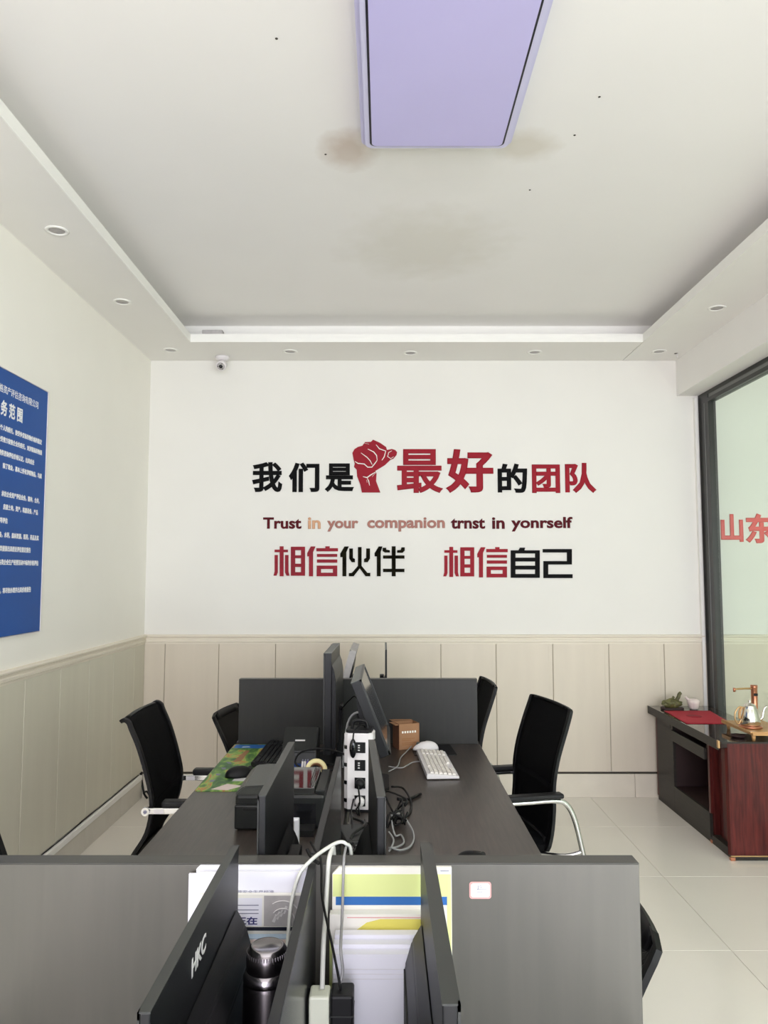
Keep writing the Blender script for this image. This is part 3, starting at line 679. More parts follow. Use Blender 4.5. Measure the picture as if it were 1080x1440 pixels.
def make_chair(lab, loc, rz, W=.47, kind='high', flange=0.0, arms='tube', group='mesh-back office chairs'):
    """faces local +X, lumbar at x=0"""
    T = thing('office_chair', lab, 'chair', loc, rz, group)
    if kind == 'high':
        prof = [(.035, .42), (.012, .50), (.0, .60), (-.002, .70), (-.02, .80), (-.052, .90), (-.082, .985), (-.092, 1.02)]
        if flange: prof = [(-.085, .44), (-.075, .48), (-.02, .57), (.0, .68), (-.018, .78), (-.055, .90), (-.088, .975), (-.100, 1.002), (-.122, 1.012), (-.140, .998)]
    else:
        prof = [(-.10, .46), (-.04, .54), (.0, .62), (-.02, .69), (-.06, .77), (-.108, .855)]
    Q = spine_pts(prof)
    taper = lambda s: W / 2 * (1 - .10 * max(0, s - .75) * 4 * .4 - (.16 if flange else .0) * max(0, .35 - s) * 2)
    rad = .05
    def half(s):
        e = 1.0
        for q in (s, 1 - s):
            d = q * 0.62
            if d < rad: e = min(e, 1 - (rad - math.sqrt(max(0, rad ** 2 - (rad - d) ** 2))) / (W / 2))
        return taper(s) * e
    # mesh panel
    bm = bm_new(); shell(bm, Q, lambda s: -half(s) + .012, lambda s: half(s) - .012, .004, .012)
    obj('mesh_back', bm, 'cmesh' if kind == 'high' else 'cmesh2', T)
    # outer frame loop
    bm = bm_new(); n = len(Q)
    for sy in (-1, 1):
        shell(bm, Q, lambda s, sy=sy: sy * half(s) - (0 if sy < 0 else .022), lambda s, sy=sy: sy * half(s) + (.022 if sy < 0 else 0), .014)
    top = Q[-3:] if not flange else Q[-7:]
    shell(bm, top, lambda s: -half(1) + .001, lambda s: half(1) - .001, .012, .012); shell(bm, Q[:4], lambda s: -half(0), lambda s: half(0), .018, .012)
    obj('back_frame', bm, 'chair_fr', T)
    if kind == 'high':
        bm = bm_new(); shell(bm, Q[0:13], lambda s: -half(.3) + .03, lambda s: half(.3) - .03, .008, .014)
        obj('lumbar_pad', bm, 'chair_blk', T)
    # seat
    zs = .47
    bm = bm_new(); add_prism(bm, rrect(.43, W - .02, .06, cx=.23), 'z', zs - .045, zs); bmesh.ops.bevel(bm, geom=[e for e in bm.edges if abs(e.verts[0].co.z - e.verts[1].co.z) < 1e-6], offset=.012, segments=3, affect='EDGES')
    obj('seat', bm, 'chair_blk', T, smooth=True)
    bm = bm_new(); add_prism(bm, rrect(.36, .3, .03, cx=.18), 'z', zs - .075, zs - .045); obj('seat_plate', bm, 'chair_fr', T)
    ya = W / 2 + .012
    if arms == 'tube':
        for sy in (-1, 1):
            y = sy * ya
            bm = bm_new()
            add_tube(bm, [(.21, y, .645), (.12, y, .645), (.0, y, .645), (-.05, y, .625), (-.085, y, .56), (-.115, y, .44), (-.145, y, .30), (-.19, y, .06), (-.175, y, .015), (-.12, y, .012), (.1, y, .012), (.38, y, .012)], .0115, 10)
            add_tube(bm, [(-.118, y, .43), (-.05, y * .9, .41), (.05, y * .6, .405)], .009, 8)
            obj('leg_tube', bm, 'chrome', T, 'chrome tube from armrest to floor runner')
            bm = bm_new(); add_box(bm, -.03, .235, y - .024, y + .024, .657, .677, bev=.007); obj('armrest', bm, 'blk', T)
        bm = bm_new(); add_tube(bm, [(.38, -ya, .012), (.38, ya, .012)], .0115, 10, False); obj('runner_bar', bm, 'chrome', T)
    elif arms == 'bracket':
        for sy in (-1, 1):
            y = sy * ya
            bm = bm_new(); add_box(bm, -.02, .22, y - .014, y + .004, .654, .678, bev=.003); obj('arm_bracket', bm, 'chrome', T, 'flat chrome arm bracket')
            bm = bm_new(); add_tube(bm, [(-.012, y - .022, .666), (-.012, y + .006, .666)], .016, 20, False); b = obj('bolt', bm, 'chrome', T)
            bm = bm_new(); add_tube(bm, [(-.012, y - .024, .666), (-.012, y - .0221, .666)], .007, 12, False); obj('bolt_cap', bm, 'greyt', b)
            box('label_plate', (.02, .06, y - .0155, y - .0145, .657, .675), 'white_pl', T)
            box('armrest', (.05, .29, y - .024, y + .026, .679, .706), 'blk', T, bev=.008)
            bm = bm_new(); add_tube(bm, [(.18, y, .645), (.26, y, .62), (.29, y, .5), (.29, y, .08), (.27, y, .015), (.2, y, .012), (-.2, y, .012)], .0115, 10); obj('leg_tube', bm, 'chrome', T)
        bm = bm_new(); add_tube(bm, [(-.2, -ya, .012), (-.2, ya, .012)], .0115, 10, False); add_tube(bm, [(.29, -ya, .38), (.29, ya, .38)], .0115, 10, False); obj('runner_bar', bm, 'chrome', T)
    else:
        bm = bm_new(); add_tube(bm, [(.15, 0, .40), (.15, 0, .10)], .025, 14, False); obj('gas_column', bm, 'blk', T)
        for k in range(5):
            a = 2 * PI * k / 5 + .3; bm = bm_new()
            add_tube(bm, [(.15, 0, .09), (.15 + .26 * math.cos(a), .26 * math.sin(a), .065)], lambda s: .02 - .007 * s, 8, False); leg = obj('leg', bm, 'blk', T)
            bm = bm_new(); add_tube(bm, [(.15 + .26 * math.cos(a), .26 * math.sin(a) - .02, .026), (.15 + .26 * math.cos(a), .26 * math.sin(a) + .02, .026)], .025, 14, False); obj('caster', bm, 'blk', leg)
        bm = bm_new(); add_tube(bm, [(.12, 0, .41), (-.04, 0, .43), (-.06, 0, .50)], .014, 8); obj('back_bracket', bm, 'blk', T)
    return T
make_chair('black mesh-back chair with curled top edge and white arm plate, left of colourful mat', (-.925, 3.37, 0), 0, W=.47, flange=1, arms='bracket')
make_chair('black mesh-back chair with chrome tube arms, right of the middle desk', (.672, 3.56, 0), PI + R(12), W=.46)
make_chair('high black chair half hidden at the right end of rear partition', (.475, 4.23, 0), PI + R(4), W=.44)
make_chair('black mesh-back chair at the picture edge, lower left corner', (-.846, 1.675, 0), 0, W=.45)
make_chair('low black mesh chair beside the left end of rear partition', (-.775, 4.33, 0), -R(10), W=.42, kind='low', arms='none', group='low mesh chairs')
make_chair('low black chair back tipped out behind the sticker partition, lower right', (.458, 1.83, 0), PI, W=.44, kind='low', arms='none', group='low mesh chairs')

# ------------------------------------------------------------------ things on the middle left desk
t = thing('desk_mat', 'colourful green landscape-printed desk mat on the left desk', 'desk mat', (-.592, 3.49, .75))
bm = bm_new(); add_prism(bm, rrect(.295, .82, .015), 'z', 0, .003); obj('pad', bm, 'pad', t)
z = .0032
def flat(n, pts, m, zz=z): bm = bm_new(); add_prism(bm, pts, 'z', zz - .0004, zz); return obj(n, bm, m, t)
flat('printed_patch', [(-.14, .33), (-.02, .32), (.10, .36), (.10, .40), (-.14, .40)], 'bluep')
flat('printed_patch', [(-.10, .335), (-.06, .345), (-.07, .365), (-.10, .36)], 'paper_blue', z + .0003)
flat('printed_patch', [(.03, .345), (.08, .36), (.05, .375)], 'paper_blue', z + .0003)
flat('printed_patch', [(-.09, .05), (-.055, .06), (-.05, .27), (-.07, .28)], 'card')
flat('printed_patch', [(.0, .12), (.035, .13), (.045, .30), (.02, .31)], 'lime')
flat('printed_patch', [(-.03, -.27), (.05, -.27), (.06, -.15), (-.02, -.15)], 'greyl')
flat('printed_patch', [(-.01, -.21), (.045, -.21), (.048, -.165), (-.005, -.165)], 'greyt', z + .0003)
flat('printed_patch', [(-.09, -.39), (-.02, -.40), (.03, -.34), (-.04, -.31)], 'peach')
for k in range(7): flat('printed_patch', [(-.12 + .003 * k, -.28 + .05 * k), (-.105 + .003 * k, -.28 + .05 * k), (-.10, -.25 + .05 * k), (-.12, -.25 + .05 * k)], 'pad' if k % 2 else 'greyt')
def keyboard(lab, loc, rz, w, l, body, keym, as_parts):
    """long side along local y, thickness up"""
    K = thing('keyboard', lab, 'keyboard', loc, rz)
    bm = bm_new(); add_prism(bm, [(-w / 2, .0), (w / 2, .0), (w / 2, .010), (-w / 2, .022)], 'y', -l / 2, l / 2); bmesh.ops.bevel(bm, geom=list(bm.edges), offset=.002, segments=1, affect='EDGES')
    obj('body', bm, body, K)
    rows = 6; cols = 20; me = None; kb = bm_new()
    for r in range(rows):
        for c in range(cols):
            if r == rows - 1 and 5 <= c <= 8: continue
            x = -w / 2 + .014 + (r + .5) * (w - .024) / rows; y = -l / 2 + .012 + (c + .5) * (l - .024) / cols
            if c in (15,) or (c == 4 and r == 0): continue
            zz = .022 - (x + w / 2) / w * .012
            if as_parts:
                if me is None:
                    kx, ky = (w - .024) / rows * .40, (l - .024) / cols * .42
                    b2 = bm_new(); add_box(b2, -kx, kx, -ky, ky, -.001, .007)
                    for v in b2.verts:
                        if v.co.z > 0: v.co.x *= .8; v.co.y *= .8
                    o = obj('key', b2, keym, K); me = o.data
                else:
                    o = bpy.data.objects.new('key', me); C.objects.link(o); o.parent = K
                o.location = (x, y, zz)
            else:
                kx, ky = (w - .024) / rows * .40, (l - .024) / cols * .42
                add_box(kb, x - kx, x + kx, y - ky, y + ky, zz - .001, zz + .006)
    if not as_parts:
        o = obj('keys', kb, keym, K); o['kind'] = 'stuff'
    else: kb.free()
    return K
keyboard('black keyboard lying across the far end of the colourful mat', (-.505, 3.66, .7535), -R(2), .14, .44, 'blk', 'printer', False)
def mouse(lab, loc, rz, m, s=1.0, par=None):
    T = thing('computer_mouse', lab, 'mouse', loc, rz)
    bm = bm_new(); bmesh.ops.create_uvsphere(bm, u_segments=24, v_segments=14, radius=1)
    for v in bm.verts: v.co = Vector((v.co.x * .058 * s, v.co.y * (.033 - .004 * v.co.x) * s, max(0, v.co.z) * .036 * s * (1 - .15 * v.co.x)))
    obj('shell', bm, m, T, smooth=True)
    bm = bm_new(); add_tube(bm, [(.034 * s, -.004, .026 * s), (.034 * s, .004, .026 * s)], .008 * s, 12, False); obj('scroll_wheel', bm, 'mon_edge', T)
    bm = bm_new(); add_tube(bm, [(.056 * s, 0, .010 * s), (.03 * s, 0, .0315 * s), (.0, 0, .0362 * s)], .0009, 6); obj('button_seam', bm, 'dark', T)
    return T
mouse('black mouse resting on the colourful mat', (-.60, 3.30, .7535), R(20), 'blk', 1.15)
mouse('white mouse standing at the far end of white keyboard', (.200, 3.768, .757), PI + R(10), 'white_pl', 1.1)
mouse('black mouse on the right desk just behind the front partition', (.262, 2.345, .75), R(0), 'blk', .9)
box_o = thing('mouse_mat', 'black cloth mouse mat under the white mouse', 'mouse mat', (.235, 3.78, .75), R(4))
bm = bm_new(); add_prism(bm, rrect(.20, .22, .01), 'z', 0, .003); obj('pad', bm, 'blk', box_o)
keyboard('white keyboard with rows of keys on the right desk', (.232, 3.475, .7535), R(3), .135, .45, 'white_pl', 'key', True)

# printer
t = thing('printer', 'dark charcoal desktop printer with glossy cover reflecting the wall letters', 'printer', (-.347, 2.76, .75))
box('body', (-.15, .15, -.13, .17, .0, .115), 'printer', t, bev=.012)
box('front_panel', (-.148, -.02, -.147, -.125, .006, .085), 'printer', t, bev=.006)
box('paper_slot', (-.0, .12, -.132, -.128, .02, .085), 'blk_gloss', t)
box('handle_recess', (-.12, -.06, -.1485, -.146, .068, .078), 'blk', t, bev=.002)
bm = bm_new(); add_prism(bm, [(-.148, .113), (-.148, .120), (-.12, .142), (-.045, .146), (-.045, .113)], 'y', -.135, .165); bmesh.ops.bevel(bm, geom=list(bm.edges), offset=.004, segments=2, affect='EDGES')
obj('feeder_lid', bm, 'printer_lid', t)
box('glossy_cover', (-.042, .115, -.115, .165, .113, .132), 'printer_gloss', t, bev=.002)
box('hinge_block', (.117, .149, -.12, .16, .110, .126), 'printer', t, bev=.003)
for k in range(4): box('ridge', (.093 + k * .006, .095 + k * .006, -.10, .15, .132, .134), 'printer', t)
bm = bm_new(); add_prism(bm, [(-.02, 0), (.12, 0), (.12, .02), (-.02, .02)], 'y', -.20, -.13); obj('output_tray', bm, 'blk', t)
t = thing('wrapped_packet', 'white paper packet in crinkled clear wrap standing before the printer', 'packet', (-.286, 2.41, .7505))
box('packet', (-.028, .028, -.012, .012, 0, .105), 'paper', t, bev=.003)
bm = bm_new(); add_tube(bm, [(-.012, -.015, .004), (-.004, -.017, .04), (-.014, -.015, .08), (-.006, -.016, .100)], lambda s: .008 + .003 * math.sin(s * 22), 8, sub=8); obj('wrap', bm, 'foil', t)
box('seam', (.012, .014, -.0135, -.012, .004, .100), 'greyp', t)

# things behind the printer
t = thing('pen_holder', 'dark blue open box behind the printer holding pens', 'pen holder', (-.34, 3.08, .75))
bm = bm_new()
for d in ((-.04, .04, -.03, -.026, 0, .1), (-.04, .04, .026, .03, 0, .1), (-.04, -.036, -.026, .026, 0, .1), (.036, .04, -.026, .026, 0, .1), (-.036, .036, -.026, .026, 0, .004)): add_box(bm, *d)
obj('box', bm, 'cyanb', t)
for x, m, lab in ((.008, 'white_pl', 'white pen standing in the dark blue holder, left one'), (.018, 'white_pl', 'white pen standing in the dark blue holder, right one'), (.028, 'purple', 'purple pen standing in the dark blue holder')):
    p = thing('pen', lab, 'pen', (-.335 + x, 3.07, .754)); p.rotation_euler = (0, R(5), 0)
    bm = bm_new(); add_tube(bm, [(0, 0, 0), (0, 0, .115)], .004, 8, False); obj('barrel', bm, m, p)
    bm = bm_new(); add_tube(bm, [(0, 0, .115), (0, 0, .122)], .0025, 8, False); obj('tip', bm, 'greyt', p)
t = thing('tape_roll', 'cream-yellow roll of tape behind the printer', 'tape', (-.262, 3.03, .842)); t.rotation_euler = (R(65), 0, R(10))
bm = bm_new(); add_lathe(bm, [(.026, -.02), (.042, -.02), (.042, .02), (.026, .02), (.026, -.02)], 28); obj('tape', bm, 'tape', t)
bm = bm_new(); add_lathe(bm, [(.024, -.019), (.0262, -.019), (.0262, .019), (.024, .019), (.024, -.019)], 28); obj('core', bm, 'card', t)
t = thing('tape_stand', 'dark little stand under the tape roll', 'stand', (-.262, 3.03, .75))
box('block', (-.022, .022, -.02, .02, 0, .05), 'blk', t, bev=.002)
# dark telephone-like box left of the upright monitor
t = thing('router', 'flat black sloping box with small lights left of upright monitor', 'router', (-.345, 3.26, .75))
bm = bm_new(); add_prism(bm, [(-.11, 0), (.11, 0), (.11, .19), (.04, .205), (-.08, .13)], 'x', -.07, .07); bmesh.ops.bevel(bm, geom=list(bm.edges), offset=.005, segments=2, affect='EDGES'); obj('casing', bm, 'printer', t)
box('display', (-.02, .02, -.03, -.015, .155, .166), 'greyl', t)

# socket tower
t = thing('socket_tower', 'white upright power socket tower with four rows of black outlets', 'power strip', (-.088, 2.87, .75), R(-6))
HT = .275
oc = [(-.052, -.035), (-.038, -.05), (.036, -.05), (.052, -.034), (.052, .035), (.036, .05), (-.038, .05), (-.052, .035)]
bm = bm_new(); add_prism(bm, oc, 'z', .006, HT); bmesh.ops.bevel(bm, geom=[e for e in bm.edges if abs(e.verts[0].co.z - e.verts[1].co.z) < 1e-6], offset=.004, segments=2, affect='EDGES'); obj('casing', bm, 'white_pl', t)
bm = bm_new(); add_prism(bm, [(a * .98, b * .98) for a, b in oc], 'z', 0, .008); obj('base', bm, 'blk', t)
bm = bm_new(); add_prism(bm, [(a * .9, b * .9) for a, b in oc], 'z', HT - .001, HT + .010); obj('top_cap', bm, 'blk', t)
bm = bm_new(); add_tube(bm, [(-.03, 0, HT + .008), (-.02, 0, HT + .035), (.02, 0, HT + .035), (.03, 0, HT + .008)], .006, 8); obj('carry_handle', bm, 'blk', t)
for k in range(4):
    zc = .040 + k * .062
    bm = bm_new(); add_box(bm, -.012, .027, -.0525, -.05, zc - .019, zc + .019, bev=.001); s = obj('socket', bm, 'blk', t)
    for (a, b) in ((-.004, .008), (-.004, 0), (-.004, -.009)): box('slot', (a + .004, a + .011, -.0531, -.0525, zc + b - .002, zc + b + .002), 'greyl', s)
    bm = bm_new(); add_box(bm, -.0015 + .0525, .0545, -.018, .018, zc - .018, zc + .018); obj('socket', bm, 'blk', t)
    mtx = Matrix.Translation((-.045, -.0425, zc)) @ Euler((0, 0, R(47))).to_matrix().to_4x4()
    box('switch', (-.006, .006, -.0035, .0015, -.006, .006), 'blk_gloss', t, mtx=Matrix.Translation((-.045, -.0445, zc)) @ Euler((0, 0, R(-47))).to_matrix().to_4x4())
def plug(lab, x, z, r, m):
    p = thing('plug', lab, 'plug', (-.088, 2.87, .75), R(-6))
    bm = bm_new(); add_lathe(bm, [(0, 0), (r, 0), (r * 1.02, .012), (r * .9, .022), (r * .35, .026), (0, .026)], 20)
    bm.transform(Matrix.Translation((x, -.0533, z)) @ Euler((R(90), 0, 0)).to_matrix().to_4x4()); obj('plug_body', bm, m, p)
    bm = bm_new(); add_tube(bm, [(x, -.078, z), (x, -.09, z - .01), (x + .004, -.088, z - .06), (x - .01, -.08, -.0 + .02)], .003, 6); obj('lead', bm, 'cableB', p)
plug('round white plug in the lowest outlet of the socket tower', .008, .040, .017, 'white_pl')
plug('round black plug in the second-lowest outlet of the socket tower', .008, .102, .018, 'blk')
p = thing('adapter', 'oval black adapter plugged at the top of the socket tower', 'adapter', (-.088, 2.87, .75), R(-6))
bm = bm_new(); bmesh.ops.create_uvsphere(bm, u_segments=18, v_segments=12, radius=1)
for v in bm.verts: v.co = Vector((v.co.x * .013 - .016, v.co.y * .011 - .066, v.co.z * .034 + .226))
obj('body', bm, 'blk_gloss', p, smooth=True)
bm = bm_new(); add_tube(bm, [(-.016, -.066, .258), (-.012, -.06, .285), (.005, -.03, .30), (.02, .03, .27), (.03, .1, .12)], .003, 6); obj('lead', bm, 'cableB', p)

# cardboard box
t = thing('cardboard_box', 'small brown open cardboard box beside the rear partition', 'box', (.108, 3.842, .75), R(20))
bm = bm_new()
a, b, h = .053, .042, .122
for d in ((-a, a, -b, -b + .002, 0, h), (-a, a, b - .002, b, 0, h), (a - .002, a, -b, b, 0, h), (-a, a, -b, b, 0, .002)): add_box(bm, *d)
obj('box_wall', bm, 'card', t)
box('box_side', (-a - .0005, -a + .0015, -b, b, 0, h), 'card_side', t)
bm = bm_new(); add_box(bm, -a, a, b - .002, b + .05, h - .002, h, mtx=None); obj('flap', bm, 'card', t)
box('flap', (-a - .02, -a, -b, b, h - .004, h - .002), 'card', t)
for k in range(6): box('printed_mark', (-.038 + k * .013, -.030 + k * .013, -b - .0006, -b, .078, .088), 'paper_warm', t)
for zz, x1 in ((.050, .03), (.042, .01), (.030, .034), (.022, .02)): box('printed_line', (-.038, x1, -b - .0006, -b, zz, zz + .003), 'card_print', t)

# black power adapter brick with label in the desk trough
t = thing('power_brick', 'black power brick with small white label between the spine panel and the middle monitor', 'adapter', (-.088, 2.47, .762), R(14))
bm = bm_new(); add_box(bm, -.045, .045, -.09, .07, 0, .038, bev=.006); obj('body', bm, 'printer', t)
box('label', (-.03, .0, -.0915, -.09, .012, .026), 'white_pl', t)
text_obj('label_text', 'AC 12V', 'greyt', t, (0, -.0915, 0), (1, 0, 0), (0, 0, 1), -.027, -.003, .016, .022, 0, .0003)
def cable(lab, pts, r, m, name='cable', group=None):
    bm = bm_new(); add_tube(bm, pts, r, 7); return tag(obj(name, bm, m), lab, 'cable', group)
cable('black cable bending over the label brick', [(-.10, 2.62, .79), (-.06, 2.50, .81), (-.10, 2.40, .80), (-.06, 2.30, .765), (-.09, 2.1, .755), (-.06, 1.9, .755)], .0045, 'cableB')
cable('short white cable rising from the black label brick', [(-.065, 2.40, .775), (-.052, 2.30, .79), (-.068, 2.2, .77), (-.07, 2.0, .755), (-.07, 1.62, .755)], .0055, 'cableW')
rnd = random.Random(3)
bm = bm_new()
for k in range(12):
    y = 2.30 + rnd.random() * .30; x = -.115 + rnd.random() * .09
    pts = [(x, y, .755)]
    for j in range(4): pts.append((max(-.118, min(-.03, x + rnd.uniform(-.05, .05))), y + rnd.uniform(-.08, .08) * (j + 1) / 2, .757 + rnd.random() * .035))
    add_tube(bm, pts, .0032, 5, sub=4)
o = obj('cable_tangle', bm, 'cableB'); tag(o, 'tangle of thin black cables around the foot of the socket tower', 'cables'); o['kind'] = 'stuff'
bm = bm_new()
for k in range(6):
    y = 2.66 + rnd.random() * .14; x = .03 + rnd.random() * .02
    pts = [(x, y, .756)]
    for j in range(4): pts.append((x + rnd.uniform(-.03, .045), y + rnd.uniform(-.1, .1), .757 + rnd.random() * .055))
    add_tube(bm, pts, .0035, 5, sub=4)
o = obj('cable_tangle', bm, 'cableB'); tag(o, 'black cable tangle right of the middle monitor on the desktop', 'cables'); o['kind'] = 'stuff'
cable('grey cable looping widest over the right desktop, nearest the front', [(.025, 2.62, .80), (.06, 2.66, .79), (.095, 2.58, .758), (.085, 2.47, .756), (.05, 2.42, .758), (.02, 2.41, .77)], .0032, 'cableG')
cable('grey cable folded in a zigzag inside the wide loop', [(.025, 2.62, .785), (.035, 2.55, .76), (.055, 2.56, .757), (.062, 2.49, .757), (.04, 2.45, .757), (.015, 2.42, .765)], .003, 'cableG')
cable('short grey cable arc close to the middle monitor', [(.016, 2.55, .77), (.03, 2.50, .762), (.022, 2.44, .758), (.016, 2.41, .76)], .003, 'cableG')
cable('black cable loop lying left of the tipped monitor foot', [(.03, 3.0, .79), (.075, 3.05, .77), (.10, 2.9, .758), (.08, 2.75, .757), (.03, 2.68, .77)], .004, 'cableB')
cable('thick black cable end pointing right on the desktop', [(.05, 2.93, .765), (.09, 2.95, .758), (.14, 3.02, .758)], .006, 'cableB')
cable('pale pink cable from white keyboard to the tipped monitor', [(.165, 3.50, .765), (.13, 3.52, .757), (.10, 3.46, .757), (.075, 3.42, .757), (.02, 3.44, .757)], .0028, 'cableG')
cable('pale grey cable from white mouse to the tipped monitor', [(.14, 3.83, .765), (.10, 3.70, .757), (.075, 3.60, .757), (.06, 3.45, .757), (.02, 3.36, .757)], .0028, 'cableG')
cable('black cable loop in front of the upright monitor', [(-.17, 3.1, .80), (-.20, 3.05, .84), (-.30, 3.05, .84), (-.345, 3.05, .87), (-.32, 3.1, .90), (-.24, 3.12, .905), (-.16, 3.1, .89), (-.14, 3.1, .85)], .004, 'cableB')
cable('grey cable arching behind the socket tower', [(-.17, 3.25, .80), (-.15, 3.25, .98), (-.10, 3.22, 1.03), (-.04, 3.2, 1.0), (-.02, 3.2, .93)], .005, 'cableG')
cable('dark cable hanging between upright monitor and socket tower', [(-.19, 3.45, 1.0), (-.15, 3.4, 1.05), (-.12, 3.3, 1.08), (-.11, 3.25, 1.02), (-.12, 3.2, .8)], .003, 'cableB')
cable('thin black cable running down beside the label brick', [(-.105, 2.9, .80), (-.112, 2.7, .79), (-.10, 2.5, .80), (-.115, 2.35, .76)], .003, 'cableB')

# ------------------------------------------------------------------ nearest desks: papers, flask, cables
def sheet(name, lab, x0, x1, y0, y1, z0, z1, m, lean=0.0, cat='paper', cut=0):
    """a sheet or stack standing on edge, leaning on the partition; lean = how much nearer its foot is"""
    T = thing(name, lab, cat, ((x0 + x1) / 2, y0, z0))
    a = (x1 - x0) / 2; h = z1 - z0; d = y1 - y0
    poly = [(-a, 0), (a, 0), (a, h), (-a + cut, h), (-a, h - cut)] if cut else [(-a, 0), (a, 0), (a, h), (-a, h)]
    bm = bm_new(); add_prism(bm, poly, 'y', 0, d)
    for v in bm.verts: v.co.y -= lean * (1 - v.co.z / h)
    obj('sheets', bm, m, T); T['lean'] = lean; T['h'] = h
    return T
def onto(T, name, x0, x1, z0, z1, m, k=1):
    """flat print on the front of a standing sheet (local x, heights above the sheet's foot)"""
    h = T['h']; ln = T['lean']
    bm = bm_new(); add_box(bm, x0, x1, -.0004 * (k + 1), -.0004 * k, z0, z1)
    for v in bm.verts: v.co.y -= ln * (1 - v.co.z / h)
    return obj(name, bm, m, T)
# left group
A = sheet('document_stack', 'hindmost white document stack leaning on the front partition, left of the spine panel', -.342, -.139, 1.450, 1.456, .80, 1.068, 'paper', 0, cut=.006)
B_ = sheet('document_stack', 'white document stack set a little lower and further left, behind the near monitor', -.354, -.15, 1.443, 1.449, .80, 1.056, 'paper', 0)
Cc = sheet('document_stack', 'white document with a row of small grey print above the picture card', -.336, -.1395, 1.434, 1.442, .80, 1.063, 'paper', 0)
text_obj('print_row', '国务院安全生产标准', 'greyt', Cc, (0, -.0002, 0), (1, 0, 0), (0, 0, 1), -.045, .040, .226, .2315, 0, .0003)
onto(Cc, 'peach_band', -.095, .097, .196, .216, 'peach')
E_ = sheet('booklet', 'grey-and-white booklet with a pale arc picture behind the steel flask', -.330, -.141, 1.424, 1.432, .80, 1.028, 'paper_warm', 0)
W_ = .189 / 2
onto(E_, 'picture', .0215, .088, .174, .226, 'greyp'); onto(E_, 'white_block', -.05, .018, .174, .222, 'paper', 1)
bm = bm_new()
for r_, a0, a1 in ((.034, 10, 130), (.022, 10, 140)):
    pts = [(.055 + r_ * math.cos(R(a)), -.0014, .180 + r_ * math.sin(R(a)) * 1.1) for a in range(a0, a1, 8)]; add_tube(bm, pts, .0012, 5)
obj('picture_arc', bm, 'greyl', E_)
for k in range(4):
    bm = bm_new(); add_prism(bm, [(.036 + k * .006, .182 + k * .005), (.041 + k * .006, .180 + k * .005), (.046 + k * .006, .192 + k * .005), (.042 + k * .006, .194 + k * .005)], 'y', -.0016, -.0008); obj('picture_building', bm, 'greyl', E_)
for zz in (.209, .201, .195): onto(E_, 'print_line', -.028, .012, zz, zz + .0014, 'greyt', 2)
text_obj('headline', '正在', 'navy', E_, (0, -.001, 0), (1, 0, 0), (0, 0, 1), -.029, .010, .1765, .190, .03, .0004)
onto(E_, 'dark_band', -.094, .094, .1665, .1725, 'line', 3)
F_ = sheet('booklet', 'pale blue booklet standing in front, next to the steel flask', -.330, -.150, 1.405, 1.42, .77, .962, 'paper_blue', .02)
onto(F_, 'pale_band', -.09, .09, .176, .190, 'peach'); onto(F_, 'blue_line', -.088, .02, .168, .170, 'bluep')
# right group
G1 = sheet('document_stack', 'lime-topped document with a blue stripe, hindmost right of the spine panel', -.094, .123, 1.448, 1.456, .80, 1.066, 'paper_warm', 0, cut=.012)
onto(G1, 'lime_band', -.1075, .1075, .215, .254, 'lime'); onto(G1, 'blue_band', -.102, .104, .200, .2145, 'bluep'); onto(G1, 'print_line', .088, .104, .259, .2605, 'greyt'); onto(G1, 'lime_edge', .100, .1075, .02, .252, 'lime', 2)
G2 = sheet('document_stack', 'cream document with a curved yellow area below the blue stripe', -.097, .085, 1.428, 1.446, .80, .992, 'paper_warm', 0)
bm = bm_new(); a = .091
add_prism(bm, [(-.055, .150), (a, .150), (a, .184), (.0, .184), (-.025, .178), (-.042, .166)], 'y', -.001, -.0002); obj('yellow_area', bm, 'yellow', G2)
onto(G2, 'red_line', -.06, .091, .186, .1872, 'pinkp'); onto(G2, 'lime_edge', -.091, -.086, .0, .15, 'lime')
for x in (-.045, -.038, -.031, .06, .066): onto(G2, 'print_mark', x, x + .004, .160, .163, 'greyt', 3)
for k in range(3):
    G3 = sheet('paper_ream', ['thick white paper ream at the back of the near stack', 'white paper ream in the middle of the near stack', 'front white paper ream rising out of the picture bottom'][k],
               -.086 - .001 * (k == 1), .060 - .002 * k, 1.401 - .020 * k, 1.420 - .020 * k, .765, .969 - .007 * k, 'paper', .0)
for k, zz in enumerate((.196, .188, .180)): onto(G3, 'sheet_edge', -.072, .072, zz - .03, zz - .0295, 'greyl')
# flask
t = thing('vacuum_flask', 'dark steel vacuum flask with polished screw cap on the near left desk', 'flask', (-.180, 1.235, .75))
t.scale = (1.06, 1.06, 1.0)
bm = bm_new(); add_lathe(bm, [(0, 0), (.031, 0), (.034, .004), (.034, .222), (.033, .228)], 40); obj('body', bm, 'steel', t)
bm = bm_new(); add_lathe(bm, [(.033, .228), (.034, .230), (.034, .236), (.031, .243), (.029, .245)], 40); obj('collar', bm, 'steelcap', t)
bm = bm_new(); add_lathe(bm, [(.0285, .243), (.0295, .245), (.0300, .262), (.0285, .272), (.024, .277)], 40); cp = obj('cap', bm, 'steel', t)
bm = bm_new(); add_lathe(bm, [(.0285, .2695), (.0255, .2775), (.0225, .280), (.020, .2785), (0, .279)], 40); tp = obj('cap_top', bm, 'steelcap', cp)
bm = bm_new()
for k in range(44):
    a = 2 * PI * k / 44; add_box(bm, -.0008, .0008, -.0008, .0008, 0, .006, mtx=Matrix.Translation((.0285 * math.cos(a), .0285 * math.sin(a), .266)))
obj('grip_rib', bm, 'steelcap', cp)
